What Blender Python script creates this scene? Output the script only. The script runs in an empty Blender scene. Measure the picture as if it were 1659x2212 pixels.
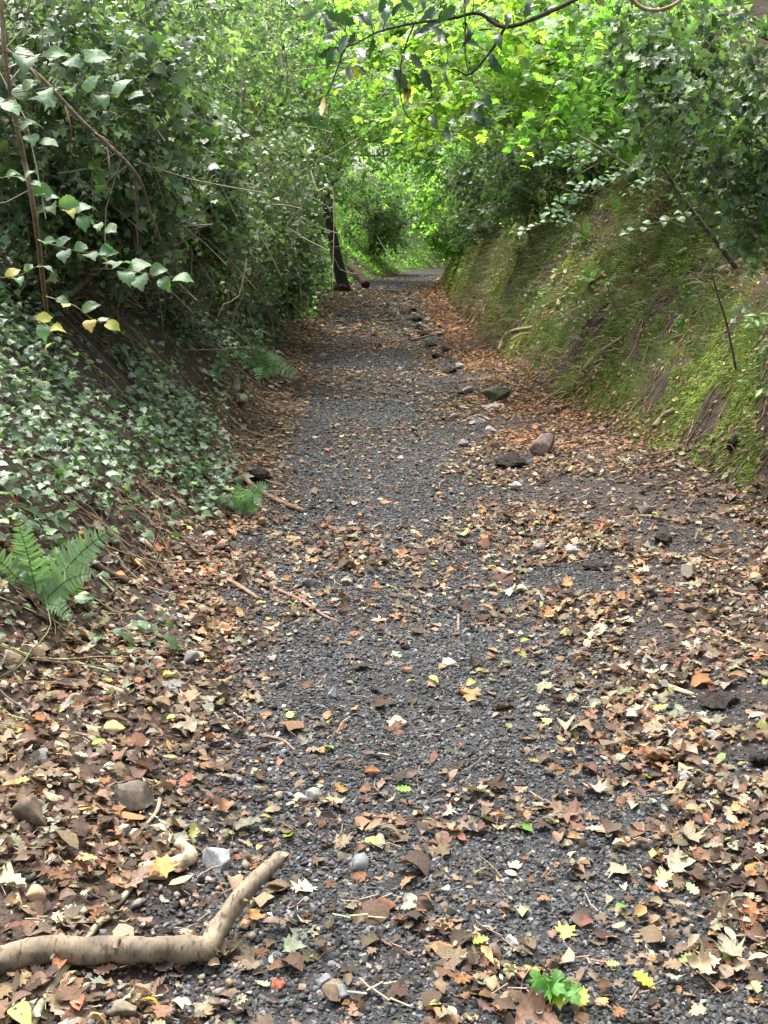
import bpy, math, random
import numpy as np
from mathutils import Vector, Matrix

random.seed(7)
RNG = np.random.default_rng(11)
SC = bpy.context.scene
COL = SC.collection

# ------------------------------------------------------------------ camera
CAM_H = 1.5
PITCH = math.radians(13.74)
F = 2457.8                      # focal length in units of a 1659 x 2212 frame
cam_d = bpy.data.cameras.new('camera')
cam_d.sensor_fit = 'VERTICAL'
cam_d.sensor_height = 36.0
cam_d.lens = 40.0
cam_d.clip_start = 0.05
cam_d.clip_end = 600.0
cam = bpy.data.objects.new('camera', cam_d)
COL.objects.link(cam)
cam.location = (0, 0, CAM_H)
cam.rotation_euler = (math.radians(90) - PITCH, 0, 0)
SC.camera = cam

# ------------------------------------------------------------------ sky and sun (bright overcast)
SUN_EL, SUN_AZ = math.radians(66), math.radians(-30)     # azimuth from +Y towards +X
world = bpy.data.worlds.new('World')
SC.world = world
world.use_nodes = True
wn = world.node_tree
bg = wn.nodes['Background']
sky = wn.nodes.new('ShaderNodeTexSky')
sky.sky_type = 'NISHITA'
sky.sun_disc = False
sky.sun_elevation = SUN_EL
sky.sun_rotation = SUN_AZ
sky.air_density = 1.0
sky.dust_density = 7.0
sky.ozone_density = 1.0
hs = wn.nodes.new('ShaderNodeHueSaturation')
hs.inputs['Saturation'].default_value = 0.35
wn.links.new(sky.outputs['Color'], hs.inputs['Color'])
wn.links.new(hs.outputs['Color'], bg.inputs['Color'])
bg.inputs['Strength'].default_value = 0.15
sun_d = bpy.data.lights.new('sun', 'SUN')
sun_d.energy = 1.5
sun_d.angle = math.radians(25)
sun_d.color = (1.0, 0.96, 0.88)
sun = bpy.data.objects.new('sun', sun_d)
COL.objects.link(sun)
sdir = Vector((math.sin(SUN_AZ) * math.cos(SUN_EL), math.cos(SUN_AZ) * math.cos(SUN_EL), math.sin(SUN_EL)))
sun.rotation_euler = (-sdir).to_track_quat('-Z', 'Y').to_euler()
SC.view_settings.view_transform = 'Standard'
SC.view_settings.look = 'None'
SC.view_settings.gamma = 1.0
SC.view_settings.use_curve_mapping = False
SC.view_settings.exposure = 1.95
SC.cycles.max_bounces = 10
SC.cycles.diffuse_bounces = 8
SC.cycles.glossy_bounces = 2
SC.cycles.transmission_bounces = 6
SC.cycles.transparent_max_bounces = 4
SC.cycles.caustics_reflective = False
SC.cycles.caustics_refractive = False

# ------------------------------------------------------------------ numeric helpers
def hash3(i, j, k):
    n = (i.astype(np.int64) * 73856093) ^ (j.astype(np.int64) * 19349663) ^ (k.astype(np.int64) * 83492791)
    n = (n ^ (n >> 13)) * 1274126177
    n = n & 0x7fffffff
    n = (n ^ (n >> 16)) * 668265263 & 0x7fffffff
    return (n & 0xffff) / 65535.0

def noise(x, y, z=0.0, seed=0):
    x, y, z = np.broadcast_arrays(np.asarray(x, float), np.asarray(y, float), np.asarray(z, float))
    x = x + seed * 17.13; y = y + seed * 5.71
    xi, yi, zi = np.floor(x), np.floor(y), np.floor(z)
    xf, yf, zf = x - xi, y - yi, z - zi
    u, v, w = xf * xf * (3 - 2 * xf), yf * yf * (3 - 2 * yf), zf * zf * (3 - 2 * zf)
    r = 0
    for a in (0, 1):
        for b in (0, 1):
            for c in (0, 1):
                r = r + hash3(xi + a, yi + b, zi + c) * (u if a else 1 - u) * (v if b else 1 - v) * (w if c else 1 - w)
    return r

def fbm(x, y, z=0.0, seed=0, o=3):
    s, a, t = 0, 1.0, 0
    for i in range(o):
        s = s + a * noise(np.asarray(x) * 2 ** i, np.asarray(y) * 2 ** i, np.asarray(z) * 2 ** i, seed + i * 3)
        t += a; a *= 0.5
    return s / t

def sstep(x, a, b):
    t = np.clip((x - a) / (b - a), 0, 1)
    return t * t * (3 - 2 * t)

_YS = np.arange(-14, 121, 0.1)
def curve(pts, sm=9):
    v = np.interp(_YS, [p[0] for p in pts], [p[1] for p in pts])
    k = np.hanning(2 * sm + 1); k /= k.sum()
    vv = np.convolve(np.pad(v, sm, mode='edge'), k, mode='valid')
    return lambda y: np.interp(y, _YS, vv)

XL = curve([(-14, -2.0), (0, -1.8), (2, -1.55), (3.2, -1.2), (4, -1.0), (5, -.85), (6.5, -.82), (8, -.92), (11.3, -1.08), (16, -1.25), (24, -1.45), (31, -1.3), (39, -.45), (48, 1.2), (60, 5.5), (75, 13), (95, 26), (120, 45)], 12)
XR = curve([(-14, 2.5), (0, 2.4), (4, 2.2), (6.5, 1.88), (8, 1.62), (11.3, 1.38), (16, 1.35), (24, 1.38), (31, 1.6), (39, 1.9), (48, 4.2), (60, 9), (75, 17), (95, 30), (120, 50)], 12)
GL = curve([(-14, -.4), (2, -.36), (3, -.38), (4.1, -.45), (5.5, -.52), (8, -.60), (11, -.72), (16, -.85), (24, -1.0), (31, -1.0), (39, -.3), (48, 1.4), (60, 5.7), (75, 13.2), (95, 26.2), (120, 45.2)], 8)
GR = curve([(-14, .7), (2, .62), (3, .58), (5, .48), (8, .36), (12, .34), (20, .45), (31, .9), (39, 1.6), (48, 4), (60, 8.8), (75, 16.8), (95, 29.8), (120, 49.8)], 8)
PL = lambda s: np.interp(s, [0, .12, .45, 1, 3.2, 6, 12, 90], [0, .06, .36, .85, 2.75, 4.3, 5.2, 8])
PR = lambda s: np.interp(s, [0, .1, .4, .9, 2.5, 5, 8, 12, 90], [0, .1, .55, 1.2, 2.75, 4.8, 5.8, 6.3, 9])

def height(x, y):
    x = np.asarray(x, float); y = np.asarray(y, float)
    xl, xr, gl, gr = XL(y), XR(y), GL(y), GR(y)
    sl, sr = np.maximum(0, xl - x), np.maximum(0, x - xr)
    sb = sr * (1 + .75 * sstep(y, 11, 19))
    z = .14 * np.maximum(0, np.minimum(gl - x, gl - xl)) + PL(sl)
    z = z + .10 * np.maximum(0, np.minimum(x - gr, xr - gr)) * sstep(x, gr, gr + .4) + PR(sb)
    k = np.minimum(1, (sl + sr) / .8)
    z = z + k * (.34 * (fbm(x * .7, y * .7, 0, 2, 3) - .5) + .15 * (fbm(x * 2.6, y * 2.6, 0, 5, 2) - .5))
    kr = np.minimum(1, sr / .4)
    z = z + kr * .10 * (np.abs(noise(x * 3.4, y * 1.9, 0, 9) - .5) * 2 - .5)
    z = z + kr * (.34 * (fbm(x * 4.4, y * 2.3, 0, 41, 3) - .5) + .10 * (fbm(x * 17, y * 9, 0, 43, 2) - .5)) * (1 - sstep(y, 22, 34) * .7)
    m = 1 - k
    z = z + m * (.05 * (fbm(x * 1.6, y * 1.6, 0, 21, 3) - .5) + .016 * (fbm(x * 9, y * 9, 0, 31, 2) - .5))
    return z

def normal(x, y, e=.03):
    dx = (height(x + e, y) - height(x - e, y)) / (2 * e)
    dy = (height(x, y + e) - height(x, y - e)) / (2 * e)
    n = np.stack([-dx, -dy, np.ones_like(dx)], -1)
    return n / np.linalg.norm(n, axis=-1, keepdims=True)

_fw = np.array([0, math.cos(PITCH), -math.sin(PITCH)]); _up = np.array([0, math.sin(PITCH), math.cos(PITCH)])
def ray(px, py):
    return _fw + (px - 829.5) / F * np.array([1., 0, 0]) - (py - 1106) / F * _up

def at(px, py, Y):
    d = ray(px, py)
    return np.array([0, 0, CAM_H]) + d * (Y / d[1])

def ground(px, py, lift=0.0):
    """the point of the terrain (or lift above it) that the photograph shows at this place"""
    d = ray(px, py); o = np.array([0, 0, CAM_H])
    t = np.arange(1.2, 60, .01)
    p = o + t[:, None] * d
    hit = p[:, 2] < height(p[:, 0], p[:, 1]) + lift
    i = int(np.argmax(hit)) if hit.any() else len(t) - 1
    q = p[i]
    return np.array([q[0], q[1], float(height(q[0], q[1])) + lift])

def project(P):
    P = np.asarray(P); v = P - np.array([0, 0, CAM_H])
    dep = v @ _fw
    return 829.5 + F * v[:, 0] / dep, 1106 - F * (v @ _up) / dep, dep

def unit(v):
    return v / np.maximum(1e-9, np.linalg.norm(v, axis=-1, keepdims=True))

def basis(n, d):
    """columns X, Y, Z with Z along n and Y as near d as it can be"""
    z = unit(n)
    y = unit(d - (d * z).sum(-1, keepdims=True) * z)
    x = np.cross(y, z)
    return np.stack([x, y, z], -1)

def rand_unit(n):
    return unit(RNG.normal(size=(n, 3)))

# ------------------------------------------------------------------ mesh helpers
def mesh_tri(name, V, T, cols=None, smooth=False):
    me = bpy.data.meshes.new(name)
    V = np.ascontiguousarray(V, np.float32); T = np.ascontiguousarray(T, np.int32)
    me.vertices.add(len(V)); me.vertices.foreach_set('co', V.ravel())
    me.loops.add(T.size); me.loops.foreach_set('vertex_index', T.ravel())
    me.polygons.add(len(T)); me.polygons.foreach_set('loop_start', np.arange(0, T.size, 3, dtype=np.int32))
    if smooth:
        me.polygons.foreach_set('use_smooth', np.ones(len(T), bool))
    if cols is not None:
        a = me.attributes.new('col', 'FLOAT_COLOR', 'POINT')
        c = np.ones((len(V), 4), np.float32); c[:, :3] = cols
        a.data.foreach_set('color', c.ravel())
    me.update(calc_edges=True)
    return me

def link(name, data, mat=None, parent=None, label=None, cat=None, group=None, kind=None):
    o = bpy.data.objects.new(name, data)
    COL.objects.link(o)
    if mat is not None and data is not None and len(data.materials) == 0:
        data.materials.append(mat)
    if parent is not None:
        o.parent = parent
    if label: o['label'] = label
    if cat: o['category'] = cat
    if group: o['group'] = group
    if kind: o['kind'] = kind
    return o

def empty(name, loc, label, cat, group=None):
    o = link(name, None, label=label, cat=cat, group=group)
    o.empty_display_size = .1
    o.location = loc
    return o

def local(o, P):
    return np.asarray(P) - np.array(o.location)

class Bag:
    """collects triangles with a colour for each vertex"""
    def __init__(s): s.V, s.T, s.C, s.n = [], [], [], 0
    def add(s, V, T, C):
        V = np.asarray(V, float); s.V.append(V); s.T.append(np.asarray(T) + s.n)
        C = np.asarray(C, float)
        s.C.append(np.broadcast_to(C, V.shape) if C.ndim == 1 else C); s.n += len(V)
    def scatter(s, tmpl, R, pos, cols):
        v, t = tmpl; N, K = len(pos), len(v)
        if N == 0: return
        V = np.einsum('nij,kj->nki', R, v) + pos[:, None, :]
        T = t[None] + (np.arange(N) * K)[:, None, None]
        s.add(V.reshape(-1, 3), T.reshape(-1, 3), np.repeat(cols, K, 0))
    def scatter_many(s, tmpls, idx, R, pos, cols):
        for i, t in enumerate(tmpls):
            m = idx == i
            s.scatter(t, R[m], pos[m], cols[m])
    def twigs(s, A, B, ra, rb, cols):
        A, B = np.asarray(A), np.asarray(B); n = len(A)
        if n == 0: return
        d = unit(B - A); h = np.where(np.abs(d[:, 2:3]) > .9, np.array([[1., 0, 0]]), np.array([[0, 0, 1.]]))
        u = unit(np.cross(d, h)); w = np.cross(d, u)
        V = np.zeros((n, 6, 3)); ra = np.broadcast_to(ra, (n,)); rb = np.broadcast_to(rb, (n,))
        for k in range(3):
            a = 2 * math.pi * k / 3; o = math.cos(a) * u + math.sin(a) * w
            V[:, k] = A + o * ra[:, None]; V[:, 3 + k] = B + o * rb[:, None]
        t = np.array([[0, 1, 4], [0, 4, 3], [1, 2, 5], [1, 5, 4], [2, 0, 3], [2, 3, 5]])
        T = t[None] + (np.arange(n) * 6)[:, None, None]
        s.add(V.reshape(-1, 3), T.reshape(-1, 3), np.repeat(np.broadcast_to(cols, (n, 3)), 6, 0))
    def ribbons(s, A, B, ra, rb, cols):
        d = unit(B - A); u = unit(np.cross(d, np.array([[.25, -1., .35]]))); n = len(A)
        ra = np.broadcast_to(ra, (n,))[:, None]; rb = np.broadcast_to(rb, (n,))[:, None]
        V = np.stack([A - u * ra, A + u * ra, B + u * rb, B - u * rb], 1)
        T = np.array([[0, 1, 2], [0, 2, 3]])[None] + (np.arange(n) * 4)[:, None, None]
        s.add(V.reshape(-1, 3), T.reshape(-1, 3), np.repeat(np.broadcast_to(cols, (n, 3)), 4, 0))
    def mesh(s, name, off=None, smooth=False):
        V = np.concatenate(s.V)
        if off is not None: V = V - np.asarray(off)
        return mesh_tri(name, V, np.concatenate(s.T), np.concatenate(s.C), smooth)

def smooth_path(P, n):
    P = np.asarray(P, float)
    if len(P) < 3:
        return P[0] + np.linspace(0, 1, n)[:, None] * (P[-1] - P[0])
    Q = np.vstack([2 * P[0] - P[1], P, 2 * P[-1] - P[-2]])
    out = []
    for t in np.linspace(0, len(P) - 1 - 1e-6, n):
        i = int(t); f = t - i
        a, b, c, d = Q[i], Q[i + 1], Q[i + 2], Q[i + 3]
        out.append(.5 * (2 * b + (c - a) * f + (2 * a - 5 * b + 4 * c - d) * f * f + (3 * b - a - 3 * c + d) * f ** 3))
    return np.array(out)

def tube(P, r, sides=7, rough=.0, seed=0, cap=True):
    """tapered tube round a polyline, with lumps of relative size rough"""
    P = np.asarray(P, float); n = len(P); r = np.broadcast_to(np.asarray(r, float), (n,))
    T = unit(np.gradient(P, axis=0))
    u = np.cross(T[0], [0, 0, 1.]) if abs(T[0][2]) < .9 else np.cross(T[0], [1., 0, 0])
    u = u / np.linalg.norm(u); V = []
    for i in range(n):
        u = u - (u @ T[i]) * T[i]; u = u / np.linalg.norm(u); w = np.cross(T[i], u)
        a = np.arange(sides) * 2 * math.pi / sides
        o = np.cos(a)[:, None] * u + np.sin(a)[:, None] * w
        rr = r[i] * np.ones(sides)
        if rough:
            q = P[i] + o * r[i]
            f = 1 / max(1e-4, r.max())
            rr = rr * (1 + rough * 2 * (fbm(q[:, 0] * f * .8, q[:, 1] * f * .8, q[:, 2] * f * .8, seed, 3) - .5))
        V.append(P[i] + o * rr[:, None])
    V = np.concatenate(V); Tt = []
    for i in range(n - 1):
        for k in range(sides):
            a, b = i * sides + k, i * sides + (k + 1) % sides
            Tt += [(a, b, b + sides), (a, b + sides, a + sides)]
    if cap:
        V = np.vstack([V, P[0], P[-1]]); c0, c1 = len(V) - 2, len(V) - 1
        for k in range(sides):
            Tt.append((c0, (k + 1) % sides, k)); Tt.append((c1, (n - 1) * sides + k, (n - 1) * sides + (k + 1) % sides))
    return V, np.array(Tt)

# ------------------------------------------------------------------ leaf shapes: base at the origin, tip at +Y, one long
def bend(V, a, b, c, tw, rnd=0, seed=0):
    V = V.copy(); x, y = V[:, 0].copy(), V[:, 1].copy()
    V[:, 2] += a * x * x * 4 + b * ((y - .45) ** 2 - .1) * 2 + c * x * (y - .4) * 2 + tw * np.abs(x)
    if rnd:
        rr = np.random.default_rng(seed)
        V[:, 2] += rnd * (rr.random(len(V)) - .5)
    return V

def leaf_rows(prof, fold=.25, a=0, b=0, c=0, rnd=0, seed=0):
    """prof: list of (t, half width); a folded blade in quads"""
    V = [(0, 0, 0)]
    for t, w in prof: V += [(-w, t, 0), (0, t, 0), (w, t, 0)]
    V.append((0, 1, 0)); n = len(prof); T = [(0, 2, 1), (0, 3, 2)]
    for i in range(n - 1):
        p = 1 + 3 * i
        for k in (0, 1): T += [(p + k, p + k + 1, p + k + 4), (p + k, p + k + 4, p + k + 3)]
    p = 1 + 3 * (n - 1); e = len(V) - 1
    T += [(p, p + 1, e), (p + 1, p + 2, e)]
    return bend(np.array(V, float), a, b, c, fold, rnd, seed), np.array(T)

def leaf_crumpled(half, ctr, fold, a, b, c, rnd, seed):
    """the same outline with an inner ring, so that the blade can cockle"""
    R = [(x, y, 0) for x, y in half]; L = [(-x, y, 0) for x, y in half[::-1] if x > 1e-6]
    O = np.array(R + L, float); n = len(O); m = np.array([0, ctr, 0.])
    V = np.vstack([m, m + (O - m) * .55, O]); T = []
    for i in range(n):
        j = (i + 1) % n
        T += [(0, 1 + i, 1 + j), (1 + i, 1 + n + i, 1 + n + j), (1 + i, 1 + n + j, 1 + j)]
    rr = np.random.default_rng(seed); V = bend(V, a, b, c, fold)
    V[1:1 + n, 2] += rnd * .5 * (rr.random(n) - .5); V[1 + n:, 2] += rnd * (rr.random(n) - .5)
    return V, np.array(T)

def leaf_fan(half, ctr=.4, fold=.1, a=0, b=0, c=0, rnd=0, seed=0):
    """half: outline of the right half from base to tip; a fan about the middle"""
    R = [(x, y, 0) for x, y in half]; L = [(-x, y, 0) for x, y in half[::-1] if x > 1e-6]
    O = R + L; V = np.array([(0, ctr, 0)] + O, float); n = len(O)
    T = np.array([(0, 1 + i, 1 + (i + 1) % n) for i in range(n)])
    return bend(V, a, b, c, fold, rnd, seed), T

HOLLY = [(0, 0), (.12, .10), (.27, .14), (.17, .26), (.33, .37), (.19, .49), (.31, .62), (.15, .73), (.20, .85), (.06, .90), (0, 1.02)]
MAPLE = [(0, 0), (.20, .02), (.33, -.10), (.34, .10), (.55, .22), (.40, .30), (.62, .56), (.40, .50), (.24, .50), (.30, .75), (.15, .78), (0, 1.0)]
IVY = [(0, .0), (.18, -.09), (.38, -.01), (.36, .15), (.50, .34), (.30, .46), (.19, .70), (0, .98)]
HAZEL = [(0, 0), (.18, -.03), (.30, .08), (.33, .20), (.39, .27), (.37, .36), (.43, .46), (.38, .52), (.40, .63), (.31, .68), (.30, .78), (.18, .82), (.12, .92), (0, 1.06)]
OVAL = [(.18, .16), (.42, .25), (.68, .22), (.88, .10)]

def litter_set(seed, fan):
    rr = random.Random(seed); out = []
    for i in range(4):
        out.append(fan(HOLLY, .45, rr.uniform(-.05, .25), rr.uniform(-.3, .5), rr.uniform(-.3, .45), rr.uniform(-.35, .35), .09, seed + i))
    for i in range(4):
        out.append(fan(MAPLE, .35, rr.uniform(-.05, .15), rr.uniform(-.2, .3), rr.uniform(-.3, .4), rr.uniform(-.35, .35), .13, seed + 10 + i))
    for i in range(6):
        w = rr.uniform(.65, 1.05)
        out.append(leaf_rows([(t, x * w) for t, x in OVAL], rr.uniform(-.15, .4), rr.uniform(-.3, .9), rr.uniform(-.5, .5), rr.uniform(-.5, .5), .06, seed + 20 + i))
    for i in range(3):                       # torn pieces
        rs = random.Random(seed + 77 + i)
        out.append(leaf_rows([(.2, rs.uniform(.2, .4)), (.55, rs.uniform(.25, .5)), (.8, rs.uniform(.15, .4))], rr.uniform(-.2, .3), rr.uniform(-.3, .5), rr.uniform(-.4, .4), rr.uniform(-.4, .4), .12, seed + 40 + i))
    return out
LITTER = litter_set(3, leaf_crumpled) + litter_set(29, leaf_crumpled) + litter_set(57, leaf_crumpled)
LITTER_MED = litter_set(3, leaf_fan) + litter_set(29, leaf_fan) + litter_set(57, leaf_fan)
LITTER_FAR = [leaf_rows([(.3, .25), (.7, .2)], .2, .3, .3, c, .1, 5) for c in (-.4, .1, .5)]
IVYS = [leaf_fan(IVY, .28, f, a, b, 0, .06, 40 + i) for i, (f, a, b) in enumerate([(.12, -.2, -.2), (-.1, .1, -.4), (.2, 0, .1)])]
HOLLYS = [leaf_fan(HOLLY, .45, f, .2, b, c, .12, 50 + i) for i, (f, b, c) in enumerate([(.25, -.3, 0), (.1, -.5, .2), (.3, .1, -.2)])]
GREENS = [leaf_rows([(.22, .2), (.55, .27), (.82, .13)], f, 0, b, c) for f, b, c in ((.15, -.3, .1), (-.1, -.5, -.1), (.25, .1, 0))]
DIAMOND = [(np.array([(0, 0, 0), (.3, .5, .06), (0, 1, -.08), (-.3, .5, .06)], float), np.array([(0, 1, 2), (0, 2, 3)])),
           (np.array([(0, 0, 0), (.34, .42, -.05), (0, 1, -.15), (-.34, .42, -.05)], float), np.array([(0, 1, 2), (0, 2, 3)]))]
HEX = [(np.array([(0, 0, 0), (w, .30, z), (w * .8, .68, z), (0, 1, -b), (-w * .8, .68, z), (-w, .30, z)], float), np.array([(0, 1, 5), (1, 2, 5), (2, 4, 5), (2, 3, 4)])) for w, z, b in ((.27, .05, .12), (.30, -.04, .2), (.22, .08, .02))]
IVYM = [(np.array([(0, 0, 0), (.40, -.06, z), (.50, .34, -z), (.18, .55, z), (0, 1, -b), (-.18, .55, z), (-.50, .34, -z), (-.40, -.06, z)], float), np.array([(0, 1, 2), (0, 2, 3), (0, 3, 5), (3, 4, 5), (0, 5, 6), (0, 6, 7)])) for z, b in ((.06, .1), (-.05, .2), (.1, .0))]
STAR5 = [leaf_fan(MAPLE, .35, .1, -.1, -.3, 0, .05, 70), leaf_fan(MAPLE, .35, -.1, .1, -.2, .1, .05, 71)]

# ------------------------------------------------------------------ stones
def icosphere(sub):
    p = (1 + 5 ** .5) / 2
    V = [(-1, p, 0), (1, p, 0), (-1, -p, 0), (1, -p, 0), (0, -1, p), (0, 1, p), (0, -1, -p), (0, 1, -p), (p, 0, -1), (p, 0, 1), (-p, 0, -1), (-p, 0, 1)]
    T = [(0, 11, 5), (0, 5, 1), (0, 1, 7), (0, 7, 10), (0, 10, 11), (1, 5, 9), (5, 11, 4), (11, 10, 2), (10, 7, 6), (7, 1, 8), (3, 9, 4), (3, 4, 2), (3, 2, 6), (3, 6, 8), (3, 8, 9), (4, 9, 5), (2, 4, 11), (6, 2, 10), (8, 6, 7), (9, 8, 1)]
    V = [np.array(v) / np.linalg.norm(v) for v in V]
    for _ in range(sub):
        cache, N = {}, []
        def mid(a, b):
            k = (min(a, b), max(a, b))
            if k not in cache:
                m = V[a] + V[b]; V.append(m / np.linalg.norm(m)); cache[k] = len(V) - 1
            return cache[k]
        for a, b, c in T:
            x, y, z = mid(a, b), mid(b, c), mid(c, a)
            N += [(a, x, z), (b, y, x), (c, z, y), (x, y, z)]
        T = N
    return np.array(V), np.array(T)

def rock(seed, sub=2, planes=7, sq=(1, .8, .6), rough=.06):
    rr = np.random.default_rng(seed); V, T = icosphere(sub); V = V.copy()
    for _ in range(planes):
        n = rr.normal(size=3); n /= np.linalg.norm(n); d = rr.uniform(.34, .72)
        k = np.maximum(0, V @ n - d); V -= k[:, None] * n
    V *= 1 + rough * 2 * (fbm(V[:, 0] * 2 + seed, V[:, 1] * 2, V[:, 2] * 2, 3, 3) - .5)[:, None]
    return V * np.array(sq), T
PEBBLES = []
for i in range(7):
    _r = np.random.default_rng(i)                     # a squared block with knocked-off corners
    _b = np.array([(x, y, z) for x in (-1, 1) for y in (-1, 1) for z in (-1, 1)], float) * (.55 + .6 * _r.random((8, 3)))
    _t = np.array([(0, 1, 3), (0, 3, 2), (4, 6, 7), (4, 7, 5), (0, 4, 5), (0, 5, 1), (2, 3, 7), (2, 7, 6), (0, 2, 6), (0, 6, 4), (1, 5, 7), (1, 7, 3)])
    PEBBLES.append((_b * np.array([1.05, .82, .5]), _t))
_o = np.array([(1, 0, 0), (-1, 0, 0), (0, 1, 0), (0, -1, 0), (0, 0, 1), (0, 0, -1)], float)
_ot = np.array([(0, 2, 4), (2, 1, 4), (1, 3, 4), (3, 0, 4), (2, 0, 5), (1, 2, 5), (3, 1, 5), (0, 3, 5)])
OCTA = [(_o * np.array([1, .8, .6]) * (1 + .4 * (np.random.default_rng(40 + i).random((6, 3)) - .5)), _ot) for i in range(3)]

# ------------------------------------------------------------------ materials
def new_mat(name):
    m = bpy.data.materials.new(name); m.use_nodes = True
    nt = m.node_tree; return m, nt, nt.nodes['Principled BSDF'], nt.nodes['Material Output']

def colour_source(nt, src):
    if src == 'object':
        return nt.nodes.new('ShaderNodeObjectInfo').outputs['Color']
    a = nt.nodes.new('ShaderNodeAttribute'); a.attribute_name = 'col'
    if src == 'inst': a.attribute_type = 'INSTANCER'
    return a.outputs['Color']

def mottled(nt, col, scale, lo, hi, detail=3.0):
    tc = nt.nodes.new('ShaderNodeTexCoord'); n = nt.nodes.new('ShaderNodeTexNoise')
    n.inputs['Scale'].default_value = scale; n.inputs['Detail'].default_value = detail
    nt.links.new(tc.outputs['Object'], n.inputs['Vector'])
    mr = nt.nodes.new('ShaderNodeMapRange')
    mr.inputs['From Min'].default_value = .3; mr.inputs['From Max'].default_value = .7
    mr.inputs['To Min'].default_value = lo; mr.inputs['To Max'].default_value = hi
    nt.links.new(n.outputs['Fac'], mr.inputs['Value'])
    mx = nt.nodes.new('ShaderNodeVectorMath'); mx.operation = 'SCALE'
    nt.links.new(col, mx.inputs[0]); nt.links.new(mr.outputs['Result'], mx.inputs['Scale'])
    return mx.outputs['Vector'], n.outputs['Fac']

def bump(nt, bsdf, fac, strength, dist):
    b = nt.nodes.new('ShaderNodeBump'); b.inputs['Strength'].default_value = strength; b.inputs['Distance'].default_value = dist
    nt.links.new(fac, b.inputs['Height']); nt.links.new(b.outputs['Normal'], bsdf.inputs['Normal'])

def leaf_mat(name, src, rough=.5, spec=.4, trans=.4, tint=(1.6, 1.9, .5), mscale=30, lo=.8, hi=1.2):
    m, nt, bs, out = new_mat(name)
    c, f = mottled(nt, colour_source(nt, src), mscale, lo, hi)
    nt.links.new(c, bs.inputs['Base Color'])
    bs.inputs['Roughness'].default_value = rough; bs.inputs['Specular IOR Level'].default_value = spec
    tr = nt.nodes.new('ShaderNodeBsdfTranslucent')
    vm = nt.nodes.new('ShaderNodeVectorMath'); vm.operation = 'MULTIPLY'; vm.inputs[1].default_value = tint
    nt.links.new(c, vm.inputs[0]); nt.links.new(vm.outputs['Vector'], tr.inputs['Color'])
    mx = nt.nodes.new('ShaderNodeMixShader'); mx.inputs['Fac'].default_value = trans
    nt.links.new(bs.outputs['BSDF'], mx.inputs[1]); nt.links.new(tr.outputs['BSDF'], mx.inputs[2])
    nt.links.new(mx.outputs['Shader'], out.inputs['Surface'])
    return m

def solid_mat(name, src, rough=.85, spec=.25, mscale=40, lo=.65, hi=1.3, bs_=.5, bd=.004, detail=5.0):
    m, nt, bs, out = new_mat(name)
    c, f = mottled(nt, colour_source(nt, src), mscale, lo, hi, detail)
    nt.links.new(c, bs.inputs['Base Color'])
    bs.inputs['Roughness'].default_value = rough; bs.inputs['Specular IOR Level'].default_value = spec
    if bs_: bump(nt, bs, f, bs_, bd)
    return m

M_SOIL = solid_mat('soil_and_moss', 'attr', .95, .15, 26, .55, 1.4, .9, .02, 8)
M_PATHSOIL = solid_mat('path_grit', 'attr', .9, .2, 90, .45, 1.5, .9, .008, 6)
M_GRAVEL = solid_mat('gravel_stone', 'attr', .75, .35, 160, .7, 1.3, .4, .002)
M_GRIT = solid_mat('grit_stone', 'inst', .75, .35, 2, .7, 1.3, 0)
M_STONE = solid_mat('loose_stone', 'object', .85, .25, 45, .6, 1.35, .8, .006, 8)
M_DRY = leaf_mat('dry_leaf', 'attr', .8, .2, .18, (1.2, .95, .6), 60, .65, 1.25)
M_DRYO = leaf_mat('dry_leaf_single', 'object', .8, .2, .18, (1.2, .95, .6), 14, .65, 1.25)
M_IVY = leaf_mat('ivy_leaf', 'attr', .42, .4, .25, (1.4, 1.7, .6), 25, .8, 1.2)
M_IVYO = leaf_mat('ivy_leaf_single', 'object', .42, .4, .25, (1.4, 1.7, .6), 8, .75, 1.2)
M_HOLLY = leaf_mat('holly_leaf', 'attr', .42, .4, .3, (1.5, 1.8, .7), 20, .8, 1.2)
M_HOLLYO = leaf_mat('holly_leaf_single', 'object', .4, .4, .2, (1.3, 1.7, .5), 8, .75, 1.2)
M_LEAF = leaf_mat('broad_leaf', 'attr', .42, .45, .58, (1.6, 1.85, .8), 20, .8, 1.2)
M_LEAFO = leaf_mat('broad_leaf_single', 'object', .5, .35, .4, (1.4, 1.6, .6), 8, .85, 1.15)
M_BARK = solid_mat('bark', 'attr', .9, .2, 30, .5, 1.4, .9, .01, 8)
M_BRANCH, _nt, _b, _o2 = new_mat('pale_branch_bark')
_c, _f = mottled(_nt, colour_source(_nt, 'attr'), 13, .38, 1.25, 10)
_tc = _nt.nodes.new('ShaderNodeTexCoord'); _mp = _nt.nodes.new('ShaderNodeMapping'); _mp.inputs['Scale'].default_value = (46, 17, 17)
_n2 = _nt.nodes.new('ShaderNodeTexNoise'); _n2.inputs['Scale'].default_value = 3.0; _n2.inputs['Detail'].default_value = 6
_nt.links.new(_tc.outputs['Object'], _mp.inputs['Vector']); _nt.links.new(_mp.outputs['Vector'], _n2.inputs['Vector'])
_r = _nt.nodes.new('ShaderNodeMapRange'); _r.inputs['From Min'].default_value = .53; _r.inputs['From Max'].default_value = .66; _nt.links.new(_n2.outputs['Fac'], _r.inputs['Value'])
_mx = _nt.nodes.new('ShaderNodeMix'); _mx.data_type = 'RGBA'; _nt.links.new(_r.outputs['Result'], _mx.inputs['Factor']); _nt.links.new(_c, _mx.inputs['A']); _mx.inputs['B'].default_value = (.07, .05, .035, 1)
_nt.links.new(_mx.outputs['Result'], _b.inputs['Base Color']); _b.inputs['Roughness'].default_value = .85
bump(_nt, _b, _n2.outputs['Fac'], .55, .004)
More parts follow.
